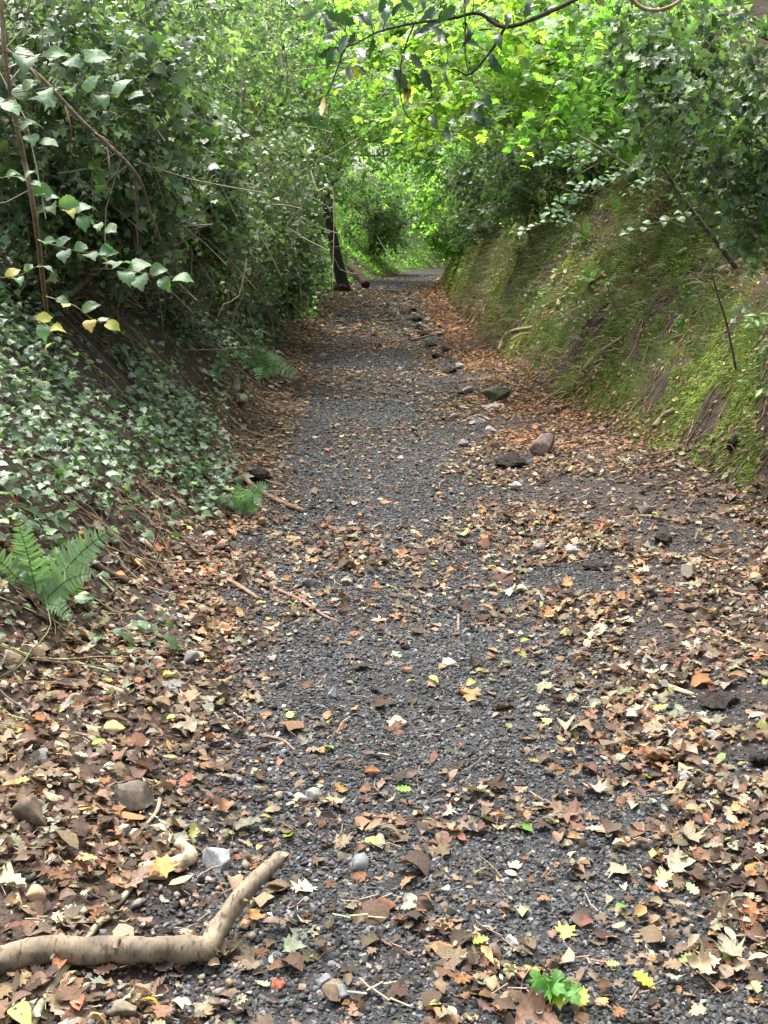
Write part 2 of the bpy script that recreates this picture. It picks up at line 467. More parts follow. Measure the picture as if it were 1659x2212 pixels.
M_TWIG = solid_mat('twig', 'attr', .85, .2, 60, .7, 1.3, 0)
M_MOSS = leaf_mat('moss', 'attr', .9, .1, .25, (1.3, 1.4, .5), 12, .75, 1.25)
M_GRASS = leaf_mat('dry_grass', 'attr', .8, .2, .25, (1.1, 1.05, .7), 10, .8, 1.2)
M_FERN = leaf_mat('fern_leaf', 'attr', .8, .15, .35, (1.3, 1.6, .6), 20, .85, 1.15)

def jitter(base, n, dv=.25, dh=.08):
    c = np.array(base)[None] * np.exp(RNG.normal(0, dv, (n, 1))) * np.exp(RNG.normal(0, dh, (n, 3)))
    return np.clip(c, .002, .9)

def pick_cols(palette, weights, n, dv=.2, dh=.06):
    p = np.array(palette); w = np.array(weights, float); w /= w.sum()
    c = p[RNG.choice(len(p), n, p=w)]
    return np.clip(c * np.exp(RNG.normal(0, dv, (n, 1))) * np.exp(RNG.normal(0, dh, (n, 3))), .004, .9)

DRY_PAL = [tuple(.82 * v for v in (1.0 * c[0], 1.03 * c[1], .85 * c[2] + .13 * c[1])) for c in [(.27, .195, .125), (.165, .115, .075), (.36, .29, .20), (.075, .05, .036), (.33, .155, .065), (.27, .26, .19), (.42, .24, .095), (.20, .105, .06)]]
DRY_W = [22, 28, 6, 26, 5, 9, 3, 12]
# colour of the surfaces themselves
def moss_mask(x, y):
    s = x - XR(y)
    m = fbm(x * 3.6, y * 2.1, 0, 61, 3) * .6 + fbm(x * 8.5, y * 5.0, 0, 66, 2) * .4
    m = sstep(m, .39, .52) * sstep(s, -.05, .12) * (1 - .9 * sstep(s + .8 * (fbm(x, y, 0, 69, 2) - .5), 1.5, 2.3) * sstep(y, 9, 13)) * (1 - .6 * sstep(s, 2.4, 4.5))
    return m

def bank_colour(x, y, right):
    n = fbm(x * 1.5, y * 1.5, 0, 77, 4)[:, None]
    soil = np.array([.046, .035, .026]) * (.5 + .9 * n)
    c = soil
    if right:
        mm = moss_mask(x, y)[:, None]
        c = c * (1 - mm) + np.array([.075, .085, .022]) * (.7 + .7 * n) * mm
    else:
        g = (sstep(y, 30, 36) * sstep(fbm(x, y, 0, 80), .35, .55))[:, None]
        c = c * (1 - g) + np.array([.07, .12, .025]) * g
    return c

# ------------------------------------------------------------------ ground
ROWS = np.concatenate([np.arange(-14, 1.4, .6), np.arange(1.4, 8, .05), np.arange(8, 20, .12), np.arange(20, 50, .35), np.arange(50, 120.1, 1.5)])
def sheet(name, xs_of_y, ncol, colf, mat):
    X = np.stack([xs_of_y(y) for y in ROWS]); Y = np.repeat(ROWS[:, None], X.shape[1], 1)
    Z = height(X, Y); V = np.stack([X, Y, Z], -1).reshape(-1, 3); nr, nc = X.shape
    i = (np.arange(nr - 1)[:, None] * nc + np.arange(nc - 1)[None]).ravel()
    T = np.concatenate([np.stack([i, i + 1, i + nc + 1], 1), np.stack([i, i + nc + 1, i + nc], 1)])
    return link(name, mesh_tri(name, V, T, colf(V[:, 0], V[:, 1]), True), mat, kind='structure')

SOIL_PATCHES = [(*ground(px, py)[:2], rx, ry) for px, py, rx, ry in ((1105, 1000, .17, .30), (1040, 930, .12, .3), (975, 790, .16, 1.0), (935, 740, .15, 1.0), (905, 690, .16, 1.3), (1560, 1520, .22, .20), (1640, 1650, .14, .16), (1430, 1165, .20, .30), (1270, 1240, .22, .3), (1180, 1255, .16, .2), (520, 1290, .12, .2), (550, 1180, .10, .25), (470, 1895, .09, .10), (400, 1990, .12, .08), (250, 1270, .22, .45), (330, 1770, .08, .10), (560, 1060, .13, .3))]
def soil_patch(x, y):
    m = np.zeros_like(x)
    for a, b, rx, ry in SOIL_PATCHES:
        q = ((x - a) / rx) ** 2 + ((y - b) / ry) ** 2
        m = np.maximum(m, 1 - sstep(q + .9 * (fbm(x * 9, y * 9, 0, 301, 2) - .5), .55, 1.15))
    return m

def path_colour(x, y):
    g = sstep(x, GL(y) - .15, GL(y) + .1) * (1 - .7 * sstep(x, GR(y), GR(y) + .4))
    n = fbm(x * 3, y * 3, 0, 91, 3)[:, None]
    grit = np.array([.028, .029, .030]) * (.6 + .8 * n); soil = np.array([.042, .029, .022]) * (.5 + n)
    c = soil + (grit - soil) * g[:, None]; m = soil_patch(x, y)[:, None]
    return c * (1 - m) + np.array([.026, .021, .019]) * m

path = sheet('path', lambda y: np.linspace(XL(y), XR(y), 64), 64, path_colour, M_PATHSOIL)
_s = np.concatenate([np.arange(0, 4, .06), np.arange(4, 9, .25), np.geomspace(9, 90, 14)])
bank_l = sheet('bank_left', lambda y: XL(y) - _s[::-1], len(_s), lambda x, y: bank_colour(x, y, False), M_SOIL)
bank_r = sheet('bank_right', lambda y: XR(y) + _s, len(_s), lambda x, y: bank_colour(x, y, True), M_SOIL)

def uniform_xy(n, x0, x1, y0, y1):
    return RNG.uniform(x0, x1, n), RNG.uniform(y0, y1, n)

def frame_mask(P, m=60):
    px, py, d = project(P)
    return (px > -m) & (px < 1659 + m) & (py > -m) & (py < 2212 + m) & (d > .3)

# ------------------------------------------------------------------ gravel on the path
def litter_density(x, y):
    gl, gr = GL(y), GR(y)
    d = sstep(gl - x, -.1, .22) + sstep(x, gr - .25, gr + .35)
    d = np.minimum(d, 1) * (.6 + .45 * sstep(fbm(x * 3.3, y * 2.6, 0, 113, 3), .36, .56))
    n = fbm(x * 2.2, y * 2.2, 0, 111, 3); n2 = fbm(x * 1.3, y * .8, 0, 117, 2)
    band = np.exp(-((y - 4.35) / .14) ** 2) * .22 + np.exp(-((y - 5.4) / .5) ** 2) * .10 + np.exp(-((y - 2.2) / .45) ** 2) * .42
    mid = (.085 + band + .26 * sstep(y, 9, 16) * (1 - .9 * sstep(y, 30, 33))) * (.3 + 1.6 * sstep(n, .38, .62)) + .25 * sstep(n2, .52, .66)
    hole = 1 - .75 * sstep(fbm(x * 1.7, y * 1.7, 0, 131, 3), .58, .68) * (x > gr)
    return np.clip(np.maximum(d, mid), 0, 1) * hole * (1 - .93 * soil_patch(x, y))

def instanced(name, P, R, size, idx, c, sources, mat, parent):
    """one object: points that carry rotation, size and colour, each drawn as one of the source stones"""
    from mathutils import Matrix as _M
    n = len(P); me = bpy.data.meshes.new(name); me.vertices.add(n); me.vertices.foreach_set('co', P.astype(np.float32).ravel())
    eul = np.stack([np.arctan2(R[:, 2, 1], R[:, 2, 2]), np.arcsin(np.clip(-R[:, 2, 0], -1, 1)), np.arctan2(R[:, 1, 0], R[:, 0, 0])], 1)
    a = me.attributes.new('rot', 'FLOAT_VECTOR', 'POINT'); a.data.foreach_set('vector', eul.astype(np.float32).ravel())
    a = me.attributes.new('size', 'FLOAT', 'POINT'); a.data.foreach_set('value', size.astype(np.float32))
    a = me.attributes.new('pick', 'INT', 'POINT'); a.data.foreach_set('value', idx.astype(np.int32))
    a = me.attributes.new('col', 'FLOAT_COLOR', 'POINT'); cc = np.ones((n, 4), np.float32); cc[:, :3] = c; a.data.foreach_set('color', cc.ravel())
    coll = bpy.data.collections.new(name + '_shapes')
    for i, m in enumerate(sources): coll.objects.link(bpy.data.objects.new(f'{name}_shape_{i}', m))
    ng = bpy.data.node_groups.new(name, 'GeometryNodeTree')
    ng.interface.new_socket('Geometry', in_out='INPUT', socket_type='NodeSocketGeometry'); ng.interface.new_socket('Geometry', in_out='OUTPUT', socket_type='NodeSocketGeometry')
    N, Lk = ng.nodes, ng.links
    gi, go, ip, ci = N.new('NodeGroupInput'), N.new('NodeGroupOutput'), N.new('GeometryNodeInstanceOnPoints'), N.new('GeometryNodeCollectionInfo')
    mp = N.new('GeometryNodeMeshToPoints')
    ci.inputs['Collection'].default_value = coll; ci.inputs['Separate Children'].default_value = True; ci.inputs['Reset Children'].default_value = True
    def attr(nm, ty):
        q = N.new('GeometryNodeInputNamedAttribute'); q.data_type = ty; q.inputs['Name'].default_value = nm; return q.outputs['Attribute']
    er = N.new('FunctionNodeEulerToRotation'); Lk.new(attr('rot', 'FLOAT_VECTOR'), er.inputs[0])
    Lk.new(gi.outputs[0], mp.inputs['Mesh']); Lk.new(mp.outputs[0], ip.inputs['Points']); Lk.new(ci.outputs[0], ip.inputs['Instance'])
    ip.inputs['Pick Instance'].default_value = True
    Lk.new(attr('pick', 'INT'), ip.inputs['Instance Index']); Lk.new(er.outputs[0], ip.inputs['Rotation']); Lk.new(attr('size', 'FLOAT'), ip.inputs['Scale'])
    Lk.new(ip.outputs[0], go.inputs[0])
    o = link(name, me, mat, parent, kind='stuff')
    md = o.modifiers.new(name, 'NODES'); md.node_group = ng
    return o

def gravel():
    singles = []
    for y0, y1, dens, s0, s1 in ((1.6, 3.2, 21000, .0038, .0130), (3.2, 5.2, 14000, .0046, .0132), (5.2, 9, 7000, .0060, .0145), (9, 17, 2200, .0085, .018), (17, 44, 600, .014, .03)):
        n = int(dens * (y1 - y0) * 3.4)
        x, y = uniform_xy(n, -1.5, 1.9, y0, y1)
        keep = (x > XL(y) - .02) & (x < XR(y) + .02)
        g = sstep(x, GL(y) - .3, GL(y) + .05) * (1 - .75 * sstep(x, GR(y) + .1, GR(y) + .6)) + .04
        keep &= RNG.random(n) < g * (1 - .35 * litter_density(x, y))
        x, y = x[keep], y[keep]; n = len(x)
        P = np.stack([x, y, height(x, y)], -1)
        k = frame_mask(P); P = P[k]; n = len(P)
        s = s0 * (s1 / s0) ** (RNG.random(n) ** 1.9)
        big = RNG.random(n) < .022; s = np.where(big, s * RNG.uniform(1.4, 2.2, n), s)
        R = basis(unit(np.array([[0, 0, 1.]]) + .3 * RNG.normal(size=(n, 3))), rand_unit(n)) * s[:, None, None]
        P[:, 2] += s * RNG.uniform(-.2, .35, n)
        c = pick_cols([(.036, .037, .038), (.060, .062, .064), (.018, .018, .018), (.105, .108, .110), (.10, .065, .055), (.24, .235, .225), (.06, .052, .043)], [36, 30, 24, 11, 1.4, .35, 3], n, .30, .035)
        idx = RNG.integers(0, 8, n)
        singles.append((s / np.linalg.norm(P - np.array([0, 0, CAM_H]), axis=1), P, R, c, idx, s))
    sz, P, R, c, idx, S = [np.concatenate(a) for a in zip(*singles)]
    px, py, _ = project(P)
    score = np.where((px > 5) & (px < 1650) & (py < 2200), sz, 0)
    order = np.argsort(-score); top, rest = order[:290], order[290:]
    meshes, fine = [], []
    for i in range(8):
        v, t = rock(300 + i, 1, 10, (1.1, .84, .55), .05)
        meshes.append(mesh_tri('stone', v, t)); meshes[-1].materials.append(M_STONE)
        fine.append(mesh_tri('grit', v, t)); fine[-1].materials.append(M_GRIT)
    instanced('gravel', P[rest], R[rest] / S[rest][:, None, None], S[rest], idx[rest], c[rest], fine, M_GRIT, path)
    for j in top:
        o = link('stone', meshes[idx[j]], parent=path)
        M = np.eye(4); M[:3, :3] = R[j]; M[:3, 3] = P[j]
        o.matrix_world = Matrix(M.tolist()); o.color = (*c[j], 1)
gravel()
bpy.context.view_layer.update()
# ------------------------------------------------------------------ fallen leaves
def litter():
    bag = Bag(); near = []
    for y0, y1, dens, L0, L1, far in ((1.6, 3.4, 2300, .018, .058, 0), (3.4, 6, 2100, .018, .056, 0), (6, 10, 1300, .022, .056, 1), (10, 17, 640, .034, .068, 1), (17, 33, 230, .06, .11, 1), (33, 44, 120, .07, .12, 1)):
        n = int(dens * (y1 - y0) * 5.2)
        x, y = uniform_xy(n, -2.1, 3.1, y0, y1)
        s_l, s_r = XL(y) - x, x - XR(y)
        dn = litter_density(x, y)
        dn = np.where(s_l > 0, .75 * (1 - sstep(s_l, .1, .6)), dn)
        dn = np.where(s_r > 0, .9 * (1 - sstep(s_r, .0, .25)) + .55 * sstep(fbm(x * 2.2, y * 1.6, 0, 141, 3), .50, .62) + .24, dn)
        k = RNG.random(n) < dn
        x, y = x[k], y[k]; n = len(x)
        P = np.stack([x, y, height(x, y)], -1); k = frame_mask(P); P = P[k]; n = len(P); x, y = P[:, 0], P[:, 1]
        N = unit(normal(x, y) + .24 * RNG.normal(size=(n, 3)))
        L = (L0 + (L1 - L0) * RNG.random(n) ** 1.6) * np.where(RNG.random(n) < .06, 1.7, 1)
        onb = x > XR(y) + .2
        L = np.where(onb, L * RNG.uniform(.5, 1.0, n), L)
        R = basis(N, rand_unit(n) * np.array([1, 1, .2])) * L[:, None, None]
        P[:, 2] += RNG.uniform(.004, .03, n) * (.4 + .8 * np.minimum(1, litter_density(x, y)))
        c = pick_cols(DRY_PAL, DRY_W, n, .32, .07)
        warm = sstep(x, .6, 1.0) * sstep(y, 6.5, 8)            # the beech drift along the right verge is more russet
        c = c * (1 - .55 * warm[:, None]) + .55 * warm[:, None] * np.array([.27, .135, .065]) * np.exp(RNG.normal(0, .3, (n, 1)))
        c = np.where((onb & (RNG.random(n) < .6))[:, None], pick_cols([(.42, .33, .22), (.40, .26, .16), (.46, .42, .28)], [3, 2, 2], n, .2), c)
        yg = RNG.random(n) < .012
        c[yg] = jitter((.34, .35, .10), int(yg.sum()), .2, .1)
        if far:
            bag.scatter_many(LITTER_FAR, RNG.integers(0, 3, n), R, P, c)
        else:
            idx = RNG.choice(len(LITTER), n, p=np.array(([6] * 4 + [1.3] * 4 + [2.8] * 6 + [4.0] * 3) * 3) / 174.)
            R[(idx % 17 >= 4) & (idx % 17 < 8)] *= 1.25
            near.append((L / np.linalg.norm(P - np.array([0, 0, CAM_H]), axis=1), P, R, c, idx))
    n = 26000                                   # crumbs of leaf trodden into the path
    y = 1.6 + 9.5 * RNG.random(n) ** 1.8; x = RNG.uniform(-1.5, 2.2, n); P = np.stack([x, y, height(x, y) + .007], -1)
    P = P[frame_mask(P) & (x > XL(y) - .2) & (RNG.random(n) < .35 + .65 * litter_density(x, y))]; n = len(P)
    R = basis(unit(np.array([[0, 0, 1.]]) + .35 * RNG.normal(size=(n, 3))), rand_unit(n)) * (.005 + .016 * RNG.random(n) ** 2)[:, None, None]
    bag.scatter_many(DIAMOND, RNG.integers(0, 2, n), R, P, pick_cols(DRY_PAL, DRY_W, n, .3, .07))
    sz, P, R, c, idx = [np.concatenate(a) for a in zip(*near)]
    px, py, _ = project(P)
    score = np.where((px > 5) & (px < 1650) & (py < 2195), sz, 0)
    order = np.argsort(-score); top, rest = order[:280], order[280:]
    cl = P[rest][:, 1] < 2.7
    bag.scatter_many(LITTER, idx[rest][cl], R[rest][cl], P[rest][cl], c[rest][cl])
    bag.scatter_many(LITTER_MED, idx[rest][~cl], R[rest][~cl], P[rest][~cl], c[rest][~cl])
    o = link('leaf_litter', bag.mesh('leaf_litter'), M_DRY, kind='stuff', label='carpet of dry brown fallen leaves along the path and verges', cat='leaf litter')
    meshes = [mesh_tri('fallen_leaf', v, t, None, True) for v, t in LITTER]
    for m in meshes: m.materials.append(M_DRYO)
    kinds = [('fallen_holly_leaf', 'spiny dry holly leaf lying in the foreground of the path', 'dry holly leaves in the foreground'),
             ('fallen_sycamore_leaf', 'lobed dry sycamore leaf lying in the foreground of the path', 'dry sycamore leaves in the foreground'),
             ('fallen_oval_leaf', 'plain smooth-edged oval dry leaf lying in the foreground of the path', 'dry oval leaves in the foreground'),
             ('leaf_fragment', 'torn scrap of dry brown leaf lying in the foreground of the path', 'torn leaf scraps in the foreground')]
    for j in top:
        q = idx[j] % 17; k = kinds[0 if q < 4 else 1 if q < 8 else 2 if q < 14 else 3]
        o = link(k[0], meshes[idx[j]], label=k[1], cat='fallen leaf', group=k[2])
        M = np.eye(4); M[:3, :3] = R[j]; M[:3, 3] = P[j]
        o.matrix_world = Matrix(M.tolist()); o.color = (*c[j], 1)
litter()

# ------------------------------------------------------------------ moss and dry grass on the right bank
def moss():
    bag = Bag()
    blade = [(np.array([(-.16, 0, 0), (.16, 0, 0), (0, 1, .25)], float), np.array([(0, 1, 2)])), (np.array([(-.13, 0, 0), (.13, 0, 0), (.12, 1, .5)], float), np.array([(0, 1, 2)]))]
    for y0, y1, dens, L0, L1 in ((5.6, 9, 13000, .016, .038), (9, 14, 6000, .026, .055), (14, 24, 1400, .04, .085), (24, 36, 500, .07, .13)):
        n = int(dens * (y1 - y0) * 3.2)
        y = RNG.uniform(y0, y1, n); s = RNG.uniform(-.03, 3.2, n); x = XR(y) + s
        k = RNG.random(n) < moss_mask(x, y); x, y = x[k], y[k]
        P = np.stack([x, y, height(x, y)], -1); k = frame_mask(P, 20); P = P[k]; x, y = P[:, 0], P[:, 1]; n = len(P)
        N = normal(x, y); D = unit(N * .5 + np.array([[-.45, 0, -.75]]) + .55 * RNG.normal(size=(n, 3)))
        L = RNG.uniform(L0, L1, n)
        R = basis(unit(N + .3 * RNG.normal(size=(n, 3))), D) * L[:, None, None]
        P += N * .006
        tone = fbm(x * 4, y * 4, P[:, 2] * 4, 151, 3)[:, None]
        c = jitter((.072, .108, .020), n, .34, .08) * (.35 + 1.3 * tone)
        yel = sstep(fbm(x * 1.2, y * 1.2, 0, 155, 2), .45, .6)[:, None]
        c = c * (1 - yel) + c * np.array([1.75, 1.65, 1.7]) * yel
        bag.scatter_many(blade, RNG.integers(0, 2, n), R, P, c)
    link('moss', bag.mesh('moss'), M_MOSS, bank_r, kind='stuff')
    bag = Bag()
    n = 13000
    y = 6.3 + 16 * RNG.random(n) ** 1.3; s = np.abs(RNG.normal(1.3, .8, n)) + .05; x = XR(y) + s
    k = fbm(x * 1.6, y * 1.1, 0, 161, 3) > .44; x, y = x[k], y[k]; n = len(x)
    P = np.stack([x, y, height(x, y)], -1); N = normal(x, y)
    D = unit(N * .9 + np.array([[-.2, 0, .15]]) + .45 * RNG.normal(size=(n, 3))); L = RNG.uniform(.03, .10, n) * (1 + y / 30)
    c = pick_cols([(.44, .39, .25), (.30, .28, .15), (.16, .20, .07), (.30, .22, .14)], [4, 4, 3, 3], n, .3)
    Q = P.copy()
    w = .0016 + .00017 * y
    for k in range(3):
        D2 = unit(D + np.array([[-.3, 0, -.62]]) * k * 1.0); Q2 = Q + D2 * L[:, None] * .55
        bag.ribbons(Q, Q2, w * (1 - k * .28), w * (.72 - k * .28), c); Q = Q2
    link('dry_grass', bag.mesh('dry_grass'), M_GRASS, bank_r, kind='stuff')
    # tufts of thin grass
    bag = Bag(); nt = 520; per = 26
    ty = 6.4 + 15 * RNG.random(nt) ** 1.4; ts = RNG.uniform(.25, 2.6, nt); tx = XR(ty) + ts
    x = np.repeat(tx, per) + RNG.normal(0, .035, nt * per); y = np.repeat(ty, per) + RNG.normal(0, .035, nt * per); n = len(x)
    P = np.stack([x, y, height(x, y)], -1); N = normal(x, y)
    D = unit(N * .8 + np.array([[-.1, -.05, .5]]) + .4 * RNG.normal(size=(n, 3))); L = np.repeat(RNG.uniform(.05, .16, nt), per) * RNG.uniform(.5, 1.2, n)
    c = np.repeat(pick_cols([(.14, .20, .06), (.20, .25, .09), (.28, .27, .14), (.10, .16, .05)], [3, 3, 2, 3], nt, .2), per, 0)
    w = .0012 + .00016 * y; Q = P.copy()
    for k in range(3):
        D2 = unit(D + np.array([[-.35, -.05, -.7]]) * k * .8); Q2 = Q + D2 * L[:, None] * .5
        bag.ribbons(Q, Q2, w * (1 - k * .3), w * (.7 - k * .3), c); Q = Q2
    link('grass', bag.mesh('grass'), M_GRASS, bank_r, kind='stuff')
    # small roots and stems showing in the soil
    bag = Bag(); n = 1100
    y = RNG.uniform(6, 20, n); s = RNG.uniform(.05, 2.6, n); x = XR(y) + s
    dx, dy = RNG.normal(-.25, .25, n), RNG.normal(0, .22, n); cols = jitter((.17, .12, .085), n, .4)
    for k in range(4):
        x2, y2 = x + dx * .3, y + dy * .3
        A = np.stack([x, y, height(x, y) + .006], -1); B = np.stack([x2, y2, height(x2, y2) + .006], -1)
        bag.twigs(A, B, .005, .004, cols); x, y = x2, y2; dx = dx + RNG.normal(0, .2, n); dy = dy + RNG.normal(0, .2, n)
    link('roots', bag.mesh('roots'), M_TWIG, bank_r, kind='stuff')
moss()

# ------------------------------------------------------------------ ivy on the left bank
def ivy():
    root = empty('ivy', (float(XL(6.0)), 6.0, float(height(XL(6.0), 6.0))), 'carpet of glossy dark green ivy trailing over the left bank', 'ivy')
    bag = Bag(); near = []
    for y0, y1, dens, L0, L1 in ((2.9, 5, 2000, .024, .056), (5, 8, 1750, .028, .054), (8, 12, 1050, .035, .06), (12, 20, 400, .05, .085), (20, 34, 110, .08, .13)):
        n = int(dens * (y1 - y0) * 4.2)
        y = RNG.uniform(y0, y1, n); s = RNG.uniform(-.35, 3.9, n); x = XL(y) - s
        edge = .16 + .55 * (fbm(y * 1.1, s * .4, 0, 171, 2) - .4) - .12 * sstep(y, 9, 14) - .22 * (1 - sstep(y, 4.6, 8))
        dn = sstep(s, edge - .06, edge + .22) * (.06 + .30 * sstep(s, .9, 1.6) + .64 * sstep(fbm(x * 2.4, y * 2.4, 0, 175, 3), .35, .53))
        dn = np.maximum(dn, .10 * sstep(fbm(x * 4, y * 4, 0, 178, 2), .58, .66) * (y < 4.4))
        k = RNG.random(n) < dn; x, y = x[k], y[k]
        P = np.stack([x, y, height(x, y)], -1); k = frame_mask(P); P = P[k]; x, y = P[:, 0], P[:, 1]; n = len(P)
        N = normal(x, y)
        lay = RNG.random(n) ** 1.3
        P = P + N * (.015 + .16 * lay * (.4 + fbm(x * 3, y * 3, 0, 181, 2)))[:, None]
        Nn = unit(N * .6 + np.array([[.1, -.25, .75]]) + .5 * RNG.normal(size=(n, 3)))
        L = (L0 + (L1 - L0) * RNG.random(n) ** 1.4) * np.where(RNG.random(n) < .08, 1.35, 1)
        R = basis(Nn, unit(np.array([[.55, -.2, -.6]]) + .8 * RNG.normal(size=(n, 3)))) * L[:, None, None]
        c = pick_cols([(.058, .108, .044), (.040, .078, .034), (.085, .145, .058), (.14, .23, .05)], [40, 30, 22, 6], n, .22, .07)
        idx = RNG.integers(0, 3, n)
        if y0 >= 8:
            bag.scatter_many(IVYM, idx, R, P, c); continue
        near.append((L / np.linalg.norm(P - np.array([0, 0, CAM_H]), axis=1) * (.6 + lay), P, R, c, idx))
    sz, P, R, c, idx = [np.concatenate(a) for a in zip(*near)]
    px, py, _ = project(P)
    score = np.where((px > 5) & (px < 1650), sz, 0)
    order = np.argsort(-score); top, rest = order[:290], order[290:]
    bag.scatter_many(IVYS, idx[rest], R[rest], P[rest], c[rest])
    link('ivy_foliage', bag.mesh('ivy_foliage', root.location), M_IVY, root, kind='stuff')
    meshes = [mesh_tri('ivy_leaf', v, t, None, True) for v, t in IVYS]
    for m in meshes: m.materials.append(M_IVYO)
    for j in top:
        o = link('ivy_leaf', meshes[idx[j]], parent=root)
        M = np.eye(4); M[:3, :3] = R[j]; M[:3, 3] = local(root, P[j])
        o.matrix_basis = Matrix(M.tolist()); o.color = (*c[j], 1)
    # trailing stems
    bag = Bag(); n = 430
    y = 3.0 + 17 * RNG.random(n) ** 1.7; s = RNG.uniform(.25, 3.0, n); x = XL(y) - s
    dx, dy = RNG.normal(.16, .12, n), RNG.normal(-.04, .17, n); lift = RNG.uniform(.005, .07, n)
    cols = pick_cols([(.15, .10, .065), (.24, .18, .12), (.10, .07, .05), (.17, .19, .08)], [4, 3, 3, 2], n, .25)
    r = RNG.uniform(.0012, .0048, n)
    for k in range(20):
        x2, y2 = x + dx * .19, y + dy * .19
        l2 = np.maximum(.003, lift + RNG.normal(0, .009, n))
        A = np.stack([x, y, height(x, y) + lift], -1); B = np.stack([x2, y2, height(x2, y2) + l2], -1)
        m = x < XL(y) + .15
        bag.twigs(A[m], B[m], r[m], r[m] * .9, cols[m]); x, y, lift = x2, y2, l2
        dx = dx + RNG.normal(0, .07, n); dy = dy + RNG.normal(0, .07, n)
    link('ivy_stems', bag.mesh('ivy_stems', root.location), M_TWIG, root, kind='stuff')
ivy()

# ------------------------------------------------------------------ trees and shrubs
def crown_points(n, c, r, hollow=.35, clump=.9, seed=0, thr=.46):
    out = []
    tot = 0
    while tot < n:
        d = rand_unit(n * 2); q = d * (hollow + (1 - hollow) * RNG.random((n * 2, 1)) ** .6)
        P = c + q * r
        k = noise(P[:, 0] / clump, P[:, 1] / clump, P[:, 2] / clump, seed) * .6 + noise(P[:, 0] / clump * 2.3, P[:, 1] / clump * 2.3, P[:, 2] / clump * 2.3, seed + 4) * .4 > thr
        out.append(P[k]); tot += int(k.sum())
    return np.concatenate(out)[:n]

def foliage(bag, twig, blobs, n, L, tmpls, pal, w, per=7, spray=.35, droop=.25, flat=.5, seed=0, clump=.8, thr=.46, bark=(.10, .085, .06), tr=.0025, hollow=.3):
    """leaves in sprays along little twigs through the volume of the blobs"""
    vol = np.array([b[1][0] * b[1][1] * b[1][2] for b in blobs]) ** .75; vol = vol / vol.sum()
    for (c, r), f in zip(blobs, vol):
        m = max(4, int(n * f / per))
        O = crown_points(m, c, r, hollow, clump, seed, thr)
        ok = O[:, 2] > height(O[:, 0], O[:, 1]) + .05; O = O[ok]; m = len(O)
        if m == 0: continue
        out = unit((O - c) / r)
        D = unit(out * .6 + RNG.normal(size=(m, 3)) * .7 - np.array([[0, 0, droop]]))
        SL = spray * RNG.uniform(.6, 1.4, m)
        N0 = unit(np.array([[0, -.25, 1.]]) * flat + RNG.normal(size=(m, 3)) * .45 + out * .25)
        if twig is not None and L < .11:
            E = O + D * SL[:, None]
            twig.twigs(O, E, tr, tr * .5, jitter(bark, m, .25))
        t = np.tile((np.arange(per) + .5) / per, m); sid = np.repeat(np.arange(m), per); k = len(sid)
        side = np.tile(np.where(np.arange(per) % 2 == 0, 1., -1.), m)[:, None]
        lat = np.cross(D, N0)[sid]
        P = O[sid] + D[sid] * (SL[sid] * t)[:, None] - np.array([[0, 0, 1]]) * (droop * SL[sid] * t * t)[:, None] * .4
        H = unit(lat * side + D[sid] * .7 + RNG.normal(size=(k, 3)) * .3)
        Nn = unit(N0[sid] + RNG.normal(size=(k, 3)) * .38)
        LL = L * np.exp(RNG.normal(-.08, .30, m))[sid] * RNG.uniform(.75, 1.2, k)
        R = basis(Nn, H) * LL[:, None, None]
        tone = np.exp(RNG.normal(0, .30, m))[sid][:, None]
        cc = pick_cols(pal, w, k, .14, .05) * tone
        bag.scatter_many(tmpls, RNG.integers(0, len(tmpls), k), R, P, np.clip(cc, .003, .6))

G_DARK = ([(.070, .120, .055), (.095, .155, .070), (.135, .205, .088), (.040, .072, .038)], [5, 5, 4, 2])
G_MID = ([(.100, .165, .060), (.130, .210, .072), (.078, .130, .055)], [5, 4, 2])
G_GREY = ([(.120, .185, .085), (.155, .230, .108), (.080, .128, .065), (.21, .285, .14)], [5, 4, 3, 3])
G_BRIGHT = ([(.14, .26, .062), (.17, .305, .070), (.20, .33, .085), (.085, .16, .05)], [5, 4, 2, 2])
G_HAZE = ([(.18, .30, .10), (.22, .34, .12), (.14, .24, .085)], [5, 4, 2])  # leaves of the farthest trees, with distance haze put into the colour
G_YEL = ([(.17, .27, .055), (.21, .30, .06), (.14, .23, .055)], [5, 4, 2])

def blob(px, py, Y, rx, rz, ry=None):
    return at(px, py, Y), np.array([rx, ry or rx, rz])

def stem_paths(base, blobs, k, wob, rs):
    out = []
    for i in range(k):
        c, r = blobs[i % len(blobs)]
        tip = c + rs.normal(0, .45, 3) * r
        b = base + np.array([rs.normal(0, .12), rs.normal(0, .12), 0]); b[2] = float(height(b[0], b[1])) - .05
        m1 = b + (tip - b) * .35 + rs.normal(0, wob, 3); m2 = b + (tip - b) * .7 + rs.normal(0, wob, 3)
        m1[2] = max(m1[2], b[2] + .1)
        out.append(smooth_path([b, m1, m2, tip], 12))
    return out

